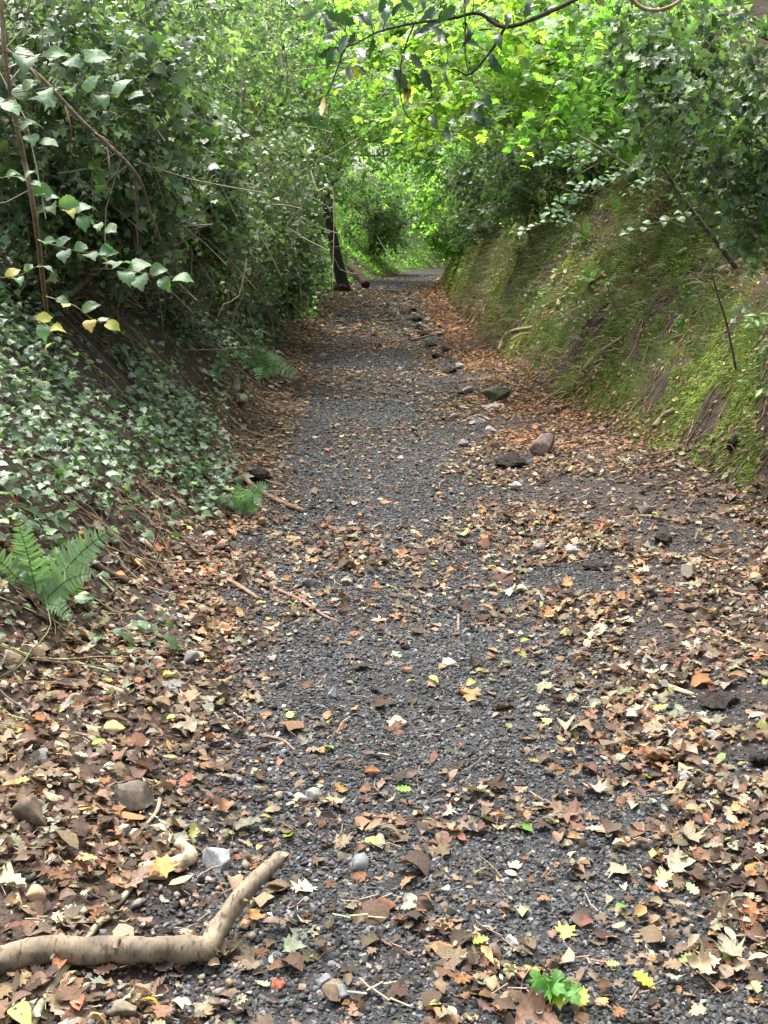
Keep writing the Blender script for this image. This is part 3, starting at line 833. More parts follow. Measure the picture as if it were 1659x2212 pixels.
def shrub(name, label, cat, base_xy, blobs, n, L, tmpls, pal, mat, group=None, stems=4, srad=.02, tangle=40, seed=0, spray=.3, per=7, droop=.25, flat=.5, clump=.6, thr=.50, bark=(.15, .125, .09), hollow=.3):
    rs = np.random.default_rng(seed + 900)
    base = np.array([base_xy[0], base_xy[1], float(height(base_xy[0], base_xy[1]))])
    o = empty(name, base.tolist(), label, cat, group)
    bag, tw = Bag(), Bag()
    foliage(bag, tw, blobs, n, L, tmpls, pal[0], pal[1], per, spray, droop, flat, seed, clump, thr, bark, hollow=hollow, tr=max(.002, L * .028))
    for p in stem_paths(base, blobs, stems, .12 * max(b[1][0] for b in blobs), rs):
        v, t = tube(p, np.linspace(srad, srad * .3, len(p)), 6, .15, seed)
        link('stem', mesh_tri('stem', v - base, t, np.broadcast_to(np.array(bark), v.shape), True), M_BARK, o)
    # bare hanging shoots inside
    for _ in range(tangle):
        c, r = blobs[rs.integers(len(blobs))]
        a = c + rs.normal(0, .5, 3) * r; d = np.array([rs.normal(.1, .5), rs.normal(0, .35), -.3 - rs.random() * 1.2]) * r[2] * .6
        p = smooth_path([a, a + d * .35 + rs.normal(0, .10, 3), a + d * .7 + rs.normal(0, .12, 3), a + d + rs.normal(0, .15, 3)], 7)
        cc = np.array(bark) * rs.uniform(.7, 2.4); w_ = srad * rs.uniform(.1, .3)
        tw.twigs(p[:-1], p[1:], w_, w_ * .9, np.broadcast_to(cc, (6, 3)))
    link('crown', bag.mesh('crown', base), mat, o)
    link('twigs', tw.mesh('twigs', base), M_TWIG, o, kind='stuff')
    return o

def tree(name, label, trunk, r0, r1, blobs, n, L, tmpls, pal, mat, group=None, limbs=6, seed=0, spray=.5, per=8, droop=.2, flat=.6, clump=1.0, thr=.47, bark=(.09, .075, .055), hollow=.3):
    rs = np.random.default_rng(seed + 500)
    tp = smooth_path(trunk, 26); base = tp[0].copy()
    o = empty(name, base.tolist(), label, 'tree', group)
    B = Bag(); v, t = tube(tp, np.linspace(r0, r1, len(tp)) * (1 + .5 * np.exp(-np.arange(len(tp)) / 2.0)), 9, .2, seed)
    B.add(v, t, np.array(bark))
    for i in range(limbs):
        c, r = blobs[i % len(blobs)]
        k = int(len(tp) * rs.uniform(.45, .95)); k = min(k, len(tp) - 1); a = tp[k]; e = c + rs.normal(0, .4, 3) * r
        p = smooth_path([a, a + (e - a) * .5 + rs.normal(0, .12, 3) * np.linalg.norm(e - a), e], 10)
        rr = max(.012, r1 * rs.uniform(.5, .8))
        v, t = tube(p, np.linspace(rr, rr * .25, 10), 5, .15, seed + i); B.add(v, t, np.array(bark))
    link('trunk', B.mesh('trunk', base, True), M_BARK, o)
    bag, tw = Bag(), Bag()
    foliage(bag, tw, blobs, n, L, tmpls, pal[0], pal[1], per, spray, droop, flat, seed, clump, thr, bark, hollow=hollow, tr=max(.003, L * .03))
    link('crown', bag.mesh('crown', base), mat, o)
    if tw.n: link('twigs', tw.mesh('twigs', base), M_TWIG, o, kind='stuff')
    return o

def bank_pt(px, py, Y):
    p = at(px, py, Y); return (p[0], p[1])

# left side: holly and ivy thickets stepping away up the lane
GL_ = 'thickets on the left bank'
shrub('ivy_thicket', 'ivy-hung thicket of dark glossy leaves at the left edge, nearest the camera', 'shrub', bank_pt(20, 420, 7.4), [blob(60, 270, 7.4, .95, .85), blob(190, 430, 7.8, .6, .45)], 13000, .050, IVYM, G_DARK, M_IVY, GL_, 5, .022, 200, 1)
shrub('holly_bush', 'tall dark holly bush high on the left bank behind the hazel stems', 'shrub', bank_pt(60, 120, 9.6), [blob(110, 60, 9.5, 1.2, .9), blob(230, 180, 9.8, .7, .6)], 10500, .064, HEX, G_DARK, M_HOLLY, GL_, 4, .03, 90, 2)
shrub('ivy_thicket', 'tangled ivy thicket with bare brown stems hanging above the ivy carpet', 'shrub', bank_pt(240, 500, 9.2), [blob(280, 370, 9.2, .85, .8), blob(380, 470, 9.8, .55, .5)], 11500, .052, IVYM, G_GREY, M_IVY, GL_, 5, .02, 220, 3)
shrub('hawthorn_bush', 'mid green small-leaved bush above the curved green sapling stem', 'shrub', bank_pt(400, 560, 11.5), [blob(430, 400, 11.5, 1.0, .95), blob(500, 530, 12.2, .6, .55)], 11500, .056, HEX, G_GREY, M_IVY, GL_, 5, .022, 150, 4)
shrub('ivy_thicket', 'low dark thicket hanging down to the verge beyond the upper fern', 'shrub', bank_pt(500, 600, 14.5), [blob(520, 520, 14.5, .95, .8), blob(585, 600, 15.5, .5, .4)], 8000, .075, DIAMOND, G_DARK, M_IVY, GL_, 4, .02, 70, 5)
shrub('elder_bush', 'leafy green bush brushing the left edge of the path half-way up the lane', 'shrub', bank_pt(560, 600, 18), [blob(570, 575, 18, .75, .8), blob(612, 615, 19, .35, .35)], 7500, .08, DIAMOND, G_GREY, M_LEAF, GL_, 4, .02, 50, 6)
shrub('holly_bush', 'dark holly bush at the foot of the leaning dark trunk', 'shrub', bank_pt(600, 590, 24), [blob(615, 555, 24, .65, .85), blob(650, 600, 25, .3, .28)], 6000, .09, DIAMOND, G_GREY, M_HOLLY, GL_, 4, .02, 30, 7)
shrub('hawthorn_bush', 'spreading mid green bush at upper left with a grey branch through it', 'shrub', bank_pt(300, 250, 12.5), [blob(320, 150, 12.5, 1.5, 1.2), blob(450, 260, 13, .8, .8)], 12500, .07, HEX, G_GREY, M_LEAF, GL_, 4, .025, 110, 8)
shrub('ivy_thicket', 'upright ivy-covered thicket left of the pale leaning trunk', 'shrub', bank_pt(480, 420, 16.5), [blob(500, 320, 16.5, 1.4, 1.5), blob(555, 440, 18, .75, .9)], 14000, .078, DIAMOND, G_GREY, M_IVY, GL_, 5, .025, 160, 9)
shrub('hawthorn_bush', 'grey-green bush filling the gap behind the pale leaning trunk', 'shrub', bank_pt(590, 480, 21.5), [blob(580, 400, 21.5, .95, 1.3), blob(610, 500, 23, .45, .7)], 9000, .085, DIAMOND, G_GREY, M_LEAF, GL_, 4, .022, 70, 10)

def gp(px, py, Y, sink=.1):
    p = at(px, py, Y); p[2] = float(height(p[0], p[1])) - sink; return p

TG = 'woodland trees over the lane'
tree('ivy_clad_tree', 'ivy-clad tree rising out of frame behind the upper left bushes', [gp(330, 250, 16), at(335, 100, 16), at(350, -300, 16)], .16, .12, [blob(340, -60, 16, 2.0, 1.5), blob(480, 60, 17.5, 1.6, 1.3), blob(200, 20, 16.5, 1.3, 1.1)], 15000, .09, DIAMOND, G_GREY, M_LEAF, TG, 8, 21)
tree('ash_tree', 'slender grey tree with pale green leaves at the top left of centre', [gp(600, 450, 24), at(605, 250, 24), at(590, 0, 24), at(610, -200, 24)], .13, .08, [blob(570, 90, 24, 2.2, 1.7), blob(640, 250, 27, 1.4, 1.3), blob(690, 40, 25, 1.6, 1.4)], 16000, .11, DIAMOND, G_MID, M_LEAF, TG, 9, 22)
tree('leaning_tree', 'thin dark leaning trunk on the left verge far up the lane', [gp(745, 600, 31), at(722, 530, 31), at(706, 440, 31), at(700, 310, 31), at(715, 180, 31)], .15, .09, [blob(725, 230, 31.5, 1.5, 1.1), blob(660, 330, 32, .9, .7)], 6500, .12, DIAMOND, G_MID, M_LEAF, TG, 7, 23, bark=(.035, .03, .025))
tree('pale_tree', 'pale grey leaning trunk just left of the dark leaning trunk', [gp(645, 560, 28), at(650, 500, 28), at(665, 420, 28), at(690, 330, 28), at(690, 180, 28)], .10, .06, [blob(680, 180, 28.5, 1.2, 1.1)], 4500, .115, DIAMOND, G_MID, M_LEAF, TG, 5, 24, bark=(.22, .21, .16))
tree('holly_tree', 'dark round holly tree on the far left bank beyond the log', [gp(800, 540, 43), at(810, 480, 43), at(815, 420, 43)], .12, .06, [blob(805, 460, 43, 1.4, 1.1), blob(850, 500, 44, .7, .7)], 7000, .12, DIAMOND, G_DARK, M_LEAF, TG, 6, 25)
tree('beech_tree', 'bright beech at the far end of the lane above the path', [gp(930, 560, 56), at(935, 450, 56), at(925, 300, 56)], .2, .12, [blob(950, 470, 55, 2.3, 2.0), blob(1000, 560, 53, 1.6, 1.0), blob(880, 400, 57, 2.2, 1.8), blob(960, 340, 56, 2.6, 2.0)], 12000, .17, DIAMOND, G_HAZE, M_LEAF, TG, 8, 26)
tree('beech_tree', 'tall beech with bright hanging leaves at top centre of the lane', [gp(690, 540, 38), at(720, 400, 38), at(765, 200, 38), at(800, -100, 38)], .11, .08, [blob(790, 330, 38, 1.8, 1.6), blob(840, 200, 37, 2.6, 2.0), blob(760, 120, 38, 2.4, 2.0), blob(880, 60, 37, 2.4, 2.0)], 15000, .15, DIAMOND, G_BRIGHT, M_LEAF, TG, 9, 27)
tree('beech_tree', 'bright green beech arching over the lane from the right in the distance', [gp(1090, 480, 34), at(1070, 350, 34), at(1040, 150, 34), at(1000, -60, 34)], .17, .1, [blob(990, 260, 34, 2.2, 1.7), blob(940, 130, 33, 2.4, 1.7), blob(1040, 400, 33, 1.4, 1.2), blob(1060, 120, 33, 2.2, 1.8)], 14000, .14, DIAMOND, G_BRIGHT, M_LEAF, TG, 9, 28)
tree('oak_tree', 'dark-trunked tree on top of the right bank under bright leaves', [gp(1500, 200, 21), at(1400, 150, 21), at(1300, 20, 21), at(1230, -200, 21)], .12, .08, [blob(1190, 120, 21, 2.2, 1.5), blob(1120, 280, 21.5, 1.2, .9), blob(1280, 230, 21, 1.4, 1.1)], 15000, .11, DIAMOND, G_MID, M_LEAF, TG, 8, 29, bark=(.05, .04, .03))
tree('oak_tree', 'broad tree on the skyline of the right bank at the upper right', [gp(1640, 150, 17), at(1560, 60, 17), at(1450, -200, 17)], .14, .10, [blob(1420, 60, 17, 2.0, 1.4), blob(1560, 130, 16, 1.6, 1.5), blob(1330, 200, 18, 1.2, .9)], 15000, .10, DIAMOND, G_MID, M_LEAF, TG, 8, 30)
# young sycamores with bright sprays reaching out over the lane from the right
tree('young_sycamore', 'young sycamore with bright yellow-green sprays over the right of the lane', [gp(1760, 150, 11.8), at(1600, 60, 11.5), at(1350, 70, 11.2), at(1180, 110, 11), at(1050, 140, 10.8)], .035, .012, [blob(1010, 130, 10.8, 1.15, .45), blob(1110, 210, 11, .8, .4), blob(1000, 240, 11.4, .7, .3), blob(1160, 70, 11, 1.0, .45)], 2600, .085, STAR5, G_YEL, M_LEAF, TG, 10, 31, .4, 7, .15, 1.1, .55, .47)
tree('young_sycamore', 'young sycamore with loose light sprays at the top of the right bank', [gp(1800, 150, 10.2), at(1620, 40, 10), at(1420, 80, 9.8), at(1290, 130, 9.6)], .03, .012, [blob(1280, 130, 9.6, .8, .4), blob(1230, 230, 9.8, .55, .3), blob(1380, 90, 9.6, .7, .4)], 1900, .08, STAR5, G_BRIGHT, M_LEAF, TG, 9, 32, .4, 7, .15, 1.0, .5, .47)
tree('young_sycamore', 'young sycamore whose sprays hang across the top centre of the lane', [gp(1420, 100, 17.5), at(1300, -40, 17), at(1100, -60, 16.5), at(900, 0, 16)], .05, .015, [blob(900, 60, 16, 1.5, .5), blob(780, 130, 16.5, .8, .4), blob(930, 220, 17, 1.0, .4), blob(1050, 30, 16, 1.0, .5)], 2600, .095, STAR5, G_BRIGHT, M_LEAF, TG, 10, 33, .45, 7, .15, 1.1, .6, .5)
tree('ash_sapling', 'slim tree with drooping leafy branches over the left of the lane end', [gp(560, 500, 20), at(600, 350, 20.5), at(660, 180, 21), at(740, 120, 21)], .05, .02, [blob(720, 160, 21, 1.0, .5), blob(690, 260, 21.5, .7, .4)], 2600, .085, HEX, G_BRIGHT, M_LEAF, TG, 7, 34, .45, 7, .15, 1.0, .6, .5)
RG = 'bushes along the right bank'
shrub('hazel_bush', 'bright green bush leaning over the path at the far right bend', 'shrub', bank_pt(1060, 470, 27), [blob(1010, 400, 27, 1.2, 1.1), blob(985, 500, 28, .7, .55)], 8000, .105, DIAMOND, G_BRIGHT, M_LEAF, RG, 5, .022, 20, 41)
shrub('holly_bush', 'dark green bush hanging over the shadowed hollow in the right bank', 'shrub', bank_pt(1170, 400, 20), [blob(1100, 390, 20, 1.0, .75), blob(1030, 455, 22, .65, .5), blob(1015, 520, 24, .4, .35)], 7000, .085, DIAMOND, G_DARK, M_HOLLY, RG, 5, .022, 60, 42)
shrub('elder_bush', 'shaded bush behind the pale beech spray on the right bank', 'shrub', bank_pt(1300, 330, 15), [blob(1190, 345, 15, .85, .6), blob(1280, 280, 15, .8, .55), blob(1130, 420, 16, .5, .35)], 7500, .07, HEX, G_DARK, M_LEAF, RG, 5, .02, 80, 43)
shrub('hawthorn_bush', 'mid green bush on the crest of the right bank near the tall sapling', 'shrub', bank_pt(1500, 230, 12), [blob(1400, 190, 11.5, .9, .6), blob(1480, 250, 11, .6, .4)], 6500, .065, HEX, G_MID, M_LEAF, RG, 4, .02, 40, 44)
shrub('holly_bush', 'glossy holly bush filling the upper right corner', 'shrub', bank_pt(2150, 330, 6.8), [blob(1590, 150, 6.5, .55, .6), blob(1640, 330, 6.5, .35, .4), blob(1500, 50, 6.6, .5, .3)], 2300, .07, HOLLYS, G_DARK, M_HOLLY, RG, 5, .016, 15, 45, .25, 7, .2, .4, .4, .52)
shrub('holly_bush', 'small holly bush with blue-green leaves low at the right edge', 'shrub', bank_pt(1850, 520, 7.2), [blob(1610, 430, 6.6, .25, .22), blob(1650, 520, 6.5, .18, .16)], 700, .06, HOLLYS, G_DARK, M_HOLLY, RG, 3, .01, 5, 46, .2, 6)
shrub('holly_bush', 'dark overhanging bush on the crest of the right bank above the beech spray', 'shrub', bank_pt(1420, 260, 14), [blob(1340, 225, 13.5, .7, .4), blob(1250, 285, 14.5, .7, .4), blob(1410, 190, 13, .6, .4)], 7000, .062, HEX, G_DARK, M_HOLLY, RG, 4, .016, 120, 47)
shrub('bramble_bush', 'brambly low bush spilling over the top of the right bank beside the sapling', 'shrub', bank_pt(1600, 330, 9.5), [blob(1530, 235, 9.4, .55, .3), blob(1450, 225, 10, .5, .28), blob(1630, 330, 8.6, .35, .22)], 3600, .055, HEX, G_GREY, M_LEAF, RG, 4, .012, 90, 48)
# trees behind, closing the wood
BG_ = 'trees at the back of the wood'
for i, (px, py, Y, rx, rz, pal, lab) in enumerate([
        (120, 0, 20, 3.0, 2.6, G_MID, 'hazy tree filling the top left corner behind the holly'),
        (430, 80, 28, 3.4, 3.2, G_MID, 'broad tree behind the ivy-clad tree at upper left'),
        (620, 330, 40, 2.6, 3.0, G_MID, 'green tree seen through the gaps left of the leaning trunks'),
        (700, 80, 46, 4.5, 4.0, G_HAZE, 'bright tree crown high at the back left of the lane'),
        (860, 170, 66, 6.0, 5.5, G_HAZE, 'largest bright tree closing the end of the lane'),
        (1030, 180, 52, 5.0, 4.5, G_HAZE, 'bright tree at the back right of the lane end'),
        (1160, 90, 34, 3.8, 3.4, G_BRIGHT, 'light green tree behind the dark-trunked tree'),
        (1330, 60, 28, 3.4, 2.8, G_MID, 'tree crown between the two bank-top trees at upper right'),
        (1560, 0, 24, 3.4, 2.8, G_MID, 'tree behind the holly in the top right corner'),
        (960, 430, 74, 5.0, 4.0, G_HAZE, 'distant low bright tree right at the bend of the path')]):
    b = at(px, py, Y)
    tree('woodland_tree', lab, [gp(px, py, Y), b + np.array([.2, 0, -.5]), b + np.array([0, 0, rz * .6])], .2, .09, [(b, np.array([rx, rx, rz])), (b + np.array([rx * .6, -.5, -rz * .5]), np.array([rx, rx, rz]) * .6), (b + np.array([-rx * .6, -.3, -rz * .55]), np.array([rx, rx, rz]) * .6)], 5600, .0034 * Y + .03, DIAMOND, pal, M_LEAF, BG_, 6, 60 + i, clump=1.4)

# ------------------------------------------------------------------ herbs on the far left bank
def herbs():
    bag = Bag()
    n = 9000
    y = RNG.uniform(26, 52, n); s = RNG.uniform(.0, 3.5, n); x = XL(y) - s
    P = np.stack([x, y, height(x, y) + RNG.uniform(.02, .25, n)], -1)
    k = fbm(x, y, 0, 201, 2) > .36; P = P[k]; n = len(P)
    N = unit(normal(P[:, 0], P[:, 1]) + .6 * RNG.normal(size=(n, 3)))
    R = basis(N, rand_unit(n)) * RNG.uniform(.09, .16, n)[:, None, None]
    bag.scatter_many(DIAMOND, RNG.integers(0, 2, n), R, P, pick_cols(*G_BRIGHT, n))
    n = 1500
    y = RNG.uniform(15, 24, n); s = RNG.uniform(-.12, .3, n); x = XL(y) - s
    P = np.stack([x, y, height(x, y) + RNG.uniform(.0, .12, n)], -1)
    k = fbm(x * 1.2, y * .7, 0, 207, 2) > .5; P = P[k]; n = len(P)
    R = basis(unit(np.array([[0, 0, 1.]]) + .6 * RNG.normal(size=(n, 3))), rand_unit(n)) * RNG.uniform(.05, .09, n)[:, None, None]
    bag.scatter_many(DIAMOND, RNG.integers(0, 2, n), R, P, pick_cols(*G_BRIGHT, n))
    link('undergrowth', bag.mesh('undergrowth'), M_LEAF, kind='stuff', label='bright green low herbs covering the far left bank', cat='undergrowth')
def bank_weeds():
    bag = Bag(); nt, per = 130, 16
    ty = 6.6 + 14 * RNG.random(nt) ** 1.4; tx = XR(ty) + RNG.uniform(.35, 2.4, nt)
    x = np.repeat(tx, per) + RNG.normal(0, .06, nt * per); y = np.repeat(ty, per) + RNG.normal(0, .06, nt * per); n = len(x)
    N = normal(x, y); P = np.stack([x, y, height(x, y)], -1) + N * RNG.uniform(.02, .09, (n, 1))
    R = basis(unit(np.array([[-.2, -.4, .8]]) + .4 * RNG.normal(size=(n, 3))), rand_unit(n)) * (RNG.uniform(.022, .05, n) * (1 + y / 40))[:, None, None]
    bag.scatter_many(HEX, RNG.integers(0, 3, n), R, P, np.repeat(pick_cols([(.12, .21, .08), (.16, .26, .11), (.09, .16, .06)], [3, 2, 3], nt, .2), per, 0))
    link('weeds', bag.mesh('weeds'), M_LEAF, bank_r, kind='stuff')
herbs()
bank_weeds()

# ------------------------------------------------------------------ rocks and stones
def put_rock(name, label, px, py, w, h, col, seed, cat='stone', group=None, sub=2, planes=8, flat=.75, sink=.3, rough=.10, spin=None, mat=None):
    """w, h: width and height on the 1659-wide photograph"""
    g = ground(px, py + h * .5); dep = project(g[None])[2][0]; W = w * dep / F / 2; H = h * dep / F / 2
    v, t = rock(seed, sub, planes, (1, 1, 1), rough)
    v = v / np.abs(v).max(0) * np.array([W, W * flat, H * 1.15])
    a = random.Random(seed).uniform(-.3, .3) if spin is None else spin
    ca, sa = math.cos(a), math.sin(a); v = v @ np.array([[ca, sa, 0], [-sa, ca, 0], [0, 0, 1]])
    o = link(name, mesh_tri(name, v, t), mat or M_STONE, label=label, cat=cat, group=group)
    y = g[1] + W * flat * .6
    o.location = (g[0] * y / g[1], y, float(height(g[0] * y / g[1], y)) + H * (1 - sink)); o.color = (*col, 1)
    return o
put_rock('boulder', 'purple-brown rounded boulder standing upright on the russet leaves by the right bank', 1172, 955, 58, 60, (.17, .125, .11), 11, 'boulder', sub=3, planes=9, flat=.8, sink=.1)
put_rock('rock', 'flat greenish dark rock lying under the mossy bank', 1075, 852, 74, 34, (.075, .085, .055), 12, 'rock', sub=3, planes=10, flat=.6)
put_rock('rock', 'small squared grey rock at the right edge of the far path', 911, 702, 32, 24, (.20, .20, .20), 13, 'rock', planes=10)
put_rock('rock', 'small dark brown rock beyond the flat rock on the right verge', 967, 749, 26, 24, (.07, .055, .045), 14, 'rock')
put_rock('rock', 'pale flat slab lying in front of the flat greenish rock', 1068, 876, 64, 18, (.36, .31, .27), 15, 'rock', planes=10, flat=.8)
put_rock('rock', 'big half-buried grey-brown rock beside the large fallen branch on the left', 283, 1722, 100, 62, (.17, .145, .115), 16, 'rock', sub=3, planes=9, flat=.6, sink=.35)
put_rock('rock', 'dark brown lumpy rock at the left edge above the fallen branch', 75, 1760, 92, 78, (.11, .085, .06), 17, 'rock', sub=3, planes=8, flat=.6, sink=.35)
put_rock('rock', 'angular blue-grey stone lying behind the raised end of the fallen branch', 475, 1860, 78, 46, (.26, .265, .27), 18, 'rock', sub=3, planes=12, flat=.7, sink=.25)
put_rock('rock', 'flat grey stone on the gravel right of the raised branch end', 770, 1865, 54, 38, (.17, .18, .18), 19, 'rock', planes=10, flat=.9, sink=.45)
put_rock('rock', 'pale tan stone slab half-way up the left bank among ivy', 373, 957, 36, 20, (.36, .31, .24), 20, 'rock')
put_rock('rock', 'round grey stone among dry leaves at the right side of the path', 1532, 1592, 42, 30, (.21, .20, .20), 21, 'rock', planes=4)
put_rock('rock', 'whitish angular stone alone on the dark gravel in mid path', 971, 1432, 34, 18, (.52, .50, .45), 22, 'rock', planes=10)
put_rock('rock', 'bluish-white flake of stone lying on the left gravel edge', 720, 1499, 24, 26, (.42, .46, .50), 23, 'rock', planes=10, flat=.4)
SG = 'loose stones on the left verge'
stones = [(410, 1421, 46, 30, (.15, .145, .13), 'dark grey cobble'), (340, 1427, 34, 28, (.36, .28, .19), 'tan cobble'), (165, 1510, 34, 24, (.34, .25, .16), 'tan rounded stone'), (95, 1634, 52, 38, (.13, .13, .125), 'dark grey slab'),
          (370, 1497, 40, 24, (.14, .14, .14), 'grey split stone'), (245, 1574, 52, 34, (.40, .25, .12), 'orange-tan square stone'), (235, 1617, 40, 28, (.42, .32, .17), 'yellow-tan stone'), (205, 1585, 30, 34, (.42, .32, .18), 'upright yellowish stone'),
          (285, 1357, 44, 22, (.33, .27, .20), 'long pale stone'), (482, 1360, 38, 32, (.42, .25, .13), 'orange-tan stone'), (265, 1797, 42, 26, (.22, .22, .20), 'smooth grey stone'), (310, 1912, 34, 28, (.17, .165, .14), 'grey-brown stone'),
          (300, 1335, 36, 26, (.24, .22, .19), 'grey pebble'), (350, 1340, 26, 20, (.25, .24, .22), 'light grey pebble'), (385, 1335, 34, 24, (.20, .195, .18), 'blue-grey pebble'), (420, 1345, 30, 22, (.30, .25, .20), 'brownish pebble'),
          (70, 1408, 50, 44, (.36, .28, .19), 'broad tan stone'), (25, 1420, 44, 36, (.30, .24, .17), 'tan stone in shade'), (75, 1940, 54, 40, (.36, .24, .14), 'orange-brown stone'), (48, 1790, 46, 30, (.42, .33, .22), 'cream flat stone'),
          (455, 1160, 36, 22, (.27, .25, .22), 'grey flat stone'), (480, 1176, 32, 22, (.45, .16, .11), 'brick-red stone'), (452, 1205, 30, 24, (.46, .20, .11), 'orange brick fragment'), (445, 1235, 52, 22, (.48, .17, .09), 'bright red-orange brick fragment'),
          (475, 1226, 50, 24, (.38, .32, .27), 'pale grey slab'), (585, 1243, 30, 18, (.42, .24, .19), 'pinkish stone'), (670, 1258, 36, 28, (.16, .155, .15), 'grey cube-like stone'), (510, 830, 18, 26, (.36, .29, .24), 'pale upright stone'),
          (515, 858, 40, 26, (.34, .30, .25), 'pale angular slab'), (353, 1090, 22, 28, (.25, .22, .17), 'greyish block'), (680, 1718, 44, 30, (.24, .235, .22), 'light grey gravel stone'), (650, 1726, 34, 22, (.32, .30, .27), 'pale gravel stone'),
          (515, 2185, 36, 26, (.20, .18, .14), 'brown pebble'), (270, 2190, 60, 50, (.17, .14, .10), 'dull brown stone'), (215, 2200, 40, 42, (.42, .27, .12), 'orange cut stone')]
where = ['under the ivy sprigs', 'beside the long root', 'among dry leaves', 'close to the verge leaves']
for i, (px, py, w, h, c, what) in enumerate(stones):
    pos = 'near the bottom edge of the photo' if py > 2100 else 'left of the large fallen branch' if py > 1700 and px < 500 else 'above the half-buried rock' if py > 1480 and px < 300 else 'below the big fern' if py > 1300 and px < 440 else 'on the bare soil by the brick pieces' if 1100 < py < 1300 else 'beside the upper fern' if py < 900 else 'at the left edge of the gravel'
    put_rock('loose_stone', f'{what} lying {pos}', px, py, w, h, c, 400 + i, 'stone', SG, planes=9, flat=.85, sink=.4)
rs_ = random.Random(5)
for i, (px, py, w, h, c, what) in enumerate([(1480, 1681, 30, 26, (.26, .27, .29), 'blue-grey stone beside yellow leaf on the right'), (1312, 1654, 26, 24, (.40, .37, .32), 'pale stone with leaf scraps right of mid path'), (1107, 2039, 34, 24, (.34, .34, .33), 'pale speckled pebble at bottom centre'), (928, 2010, 24, 20, (.26, .29, .26), 'greenish pebble at bottom centre'),
                                              (735, 2150, 44, 34, (.13, .14, .14), 'dark slate stone low on the gravel'), (700, 2118, 40, 30, (.14, .145, .15), 'dark slate pebble left of its larger twin'), (965, 1920, 22, 14, (.50, .47, .44), 'white chip on gravel above the yellow leaf'), (600, 2125, 36, 32, (.42, .14, .09), 'orange-red brick chip beside the fallen branch'),
                                              (1170, 1180, 40, 22, (.15, .14, .13), 'grey-brown stone on the leaf drift'), (1035, 985, 30, 22, (.13, .12, .115), 'dark stone by the soil heap'), (1115, 1050, 26, 20, (.30, .30, .29), 'light grey stone below the soil heap'), (1000, 958, 26, 18, (.14, .12, .12), 'dark stone at the edge of the russet leaves'),
                                              (1240, 1195, 42, 24, (.16, .16, .16), 'grey stone in the black grit on the right'), (1390, 1100, 50, 26, (.16, .13, .10), 'brown earthy lump among dry leaves')]):
    put_rock('loose_stone', what, px, py, w, h, c, 500 + i, 'stone', 'single stones on the path', planes=8, flat=.85, sink=.4)
for i, (px, py, w, h, c, lab) in enumerate([(895, 668, 20, 12, (.10, .10, .10), 'small dark stone in the rut above the squared grey rock'), (925, 690, 18, 12, (.16, .15, .14), 'small stone touching the squared grey rock'),
        (950, 722, 20, 12, (.20, .19, .18), 'small grey stone between the squared and the dark rock'), (990, 790, 26, 14, (.28, .25, .22), 'pale small slab in the russet leaves'), (1012, 842, 30, 16, (.20, .17, .16), 'flat brown stone left of the flat greenish rock'), (1030, 905, 40, 18, (.20, .19, .19), 'pale flat slab below the short curved grey stick'),
        (1060, 930, 34, 18, (.22, .205, .19), 'light grey slab between the earth heap and the flat greenish rock'), (985, 900, 24, 14, (.26, .25, .25), 'grey stone at the gravel edge level with the flat rock'), (1002, 880, 26, 12, (.32, .27, .25), 'pinkish slab at the gravel edge near the flat greenish rock'), (880, 646, 18, 10, (.12, .12, .12), 'farthest small stone on the right side of the path')]):
    put_rock('rock', lab, px, py, w, h, c, 540 + i, 'rock', 'rocks along the right verge', planes=10, flat=.8, sink=.35)
# crumbling dark clods of earth
M_CLOD = solid_mat('earth_clod', 'object', 1.0, .1, 60, .5, 1.6, 1.0, .02, 8)
for i, (px, py, w, h, lab) in enumerate([(557, 1027, 64, 34, 'black clod of earth beside the long stick on the left'), (1108, 995, 80, 34, 'black crumbly earth heap left of the boulder'), (1434, 1165, 46, 26, 'black earth clod among the dry leaves under the right bank'), (735, 621, 44, 20, 'dark earth heap at the foot of the far leaning trunk'), (928, 742, 34, 18, 'dark wet earth clod in the rut on the right of the path'), (975, 800, 34, 14, 'low dark earth lump in the rut nearer the flat rock'), (1585, 960, 40, 36, 'dark earth hollow lump at the foot of the mossy bank'), (900, 690, 26, 12, 'dark earth lump in the rut just above the squared grey rock'), (918, 722, 30, 12, 'dark earth lump in the rut just below the squared grey rock'), (948, 768, 34, 13, 'dark earth ridge in the rut level with the dark brown rock'), (1000, 850, 30, 11, 'dark earth ridge left of the flat greenish rock'), (1075, 965, 44, 16, 'low black earth mound above the larger earth heap'), (1560, 1515, 110, 40, 'wide black earth mound among leaves at the right edge'), (1645, 1640, 60, 40, 'black earth mound cut by the right edge of the photo'), (1290, 1225, 70, 18, 'low black earth mound in the grit right of mid path')]):
    put_rock('earth_clod', lab, px, py, w, h, (.028, .024, .021), 600 + i, 'earth clod', None, 3, 3, .8, .45, .45, mat=M_CLOD)

# ------------------------------------------------------------------ branches and sticks lying on the ground
def splinter(v, n, sides, P, r, seed):
    rr = np.random.default_rng(seed); e = unit((P[-1] - P[-2])[None])[0]
    v = v.copy(); v[(n - 1) * sides:n * sides] += e * ((rr.random(sides) - .4) * r * 1.3)[:, None]; v[-1] -= e * r * .6
    return v

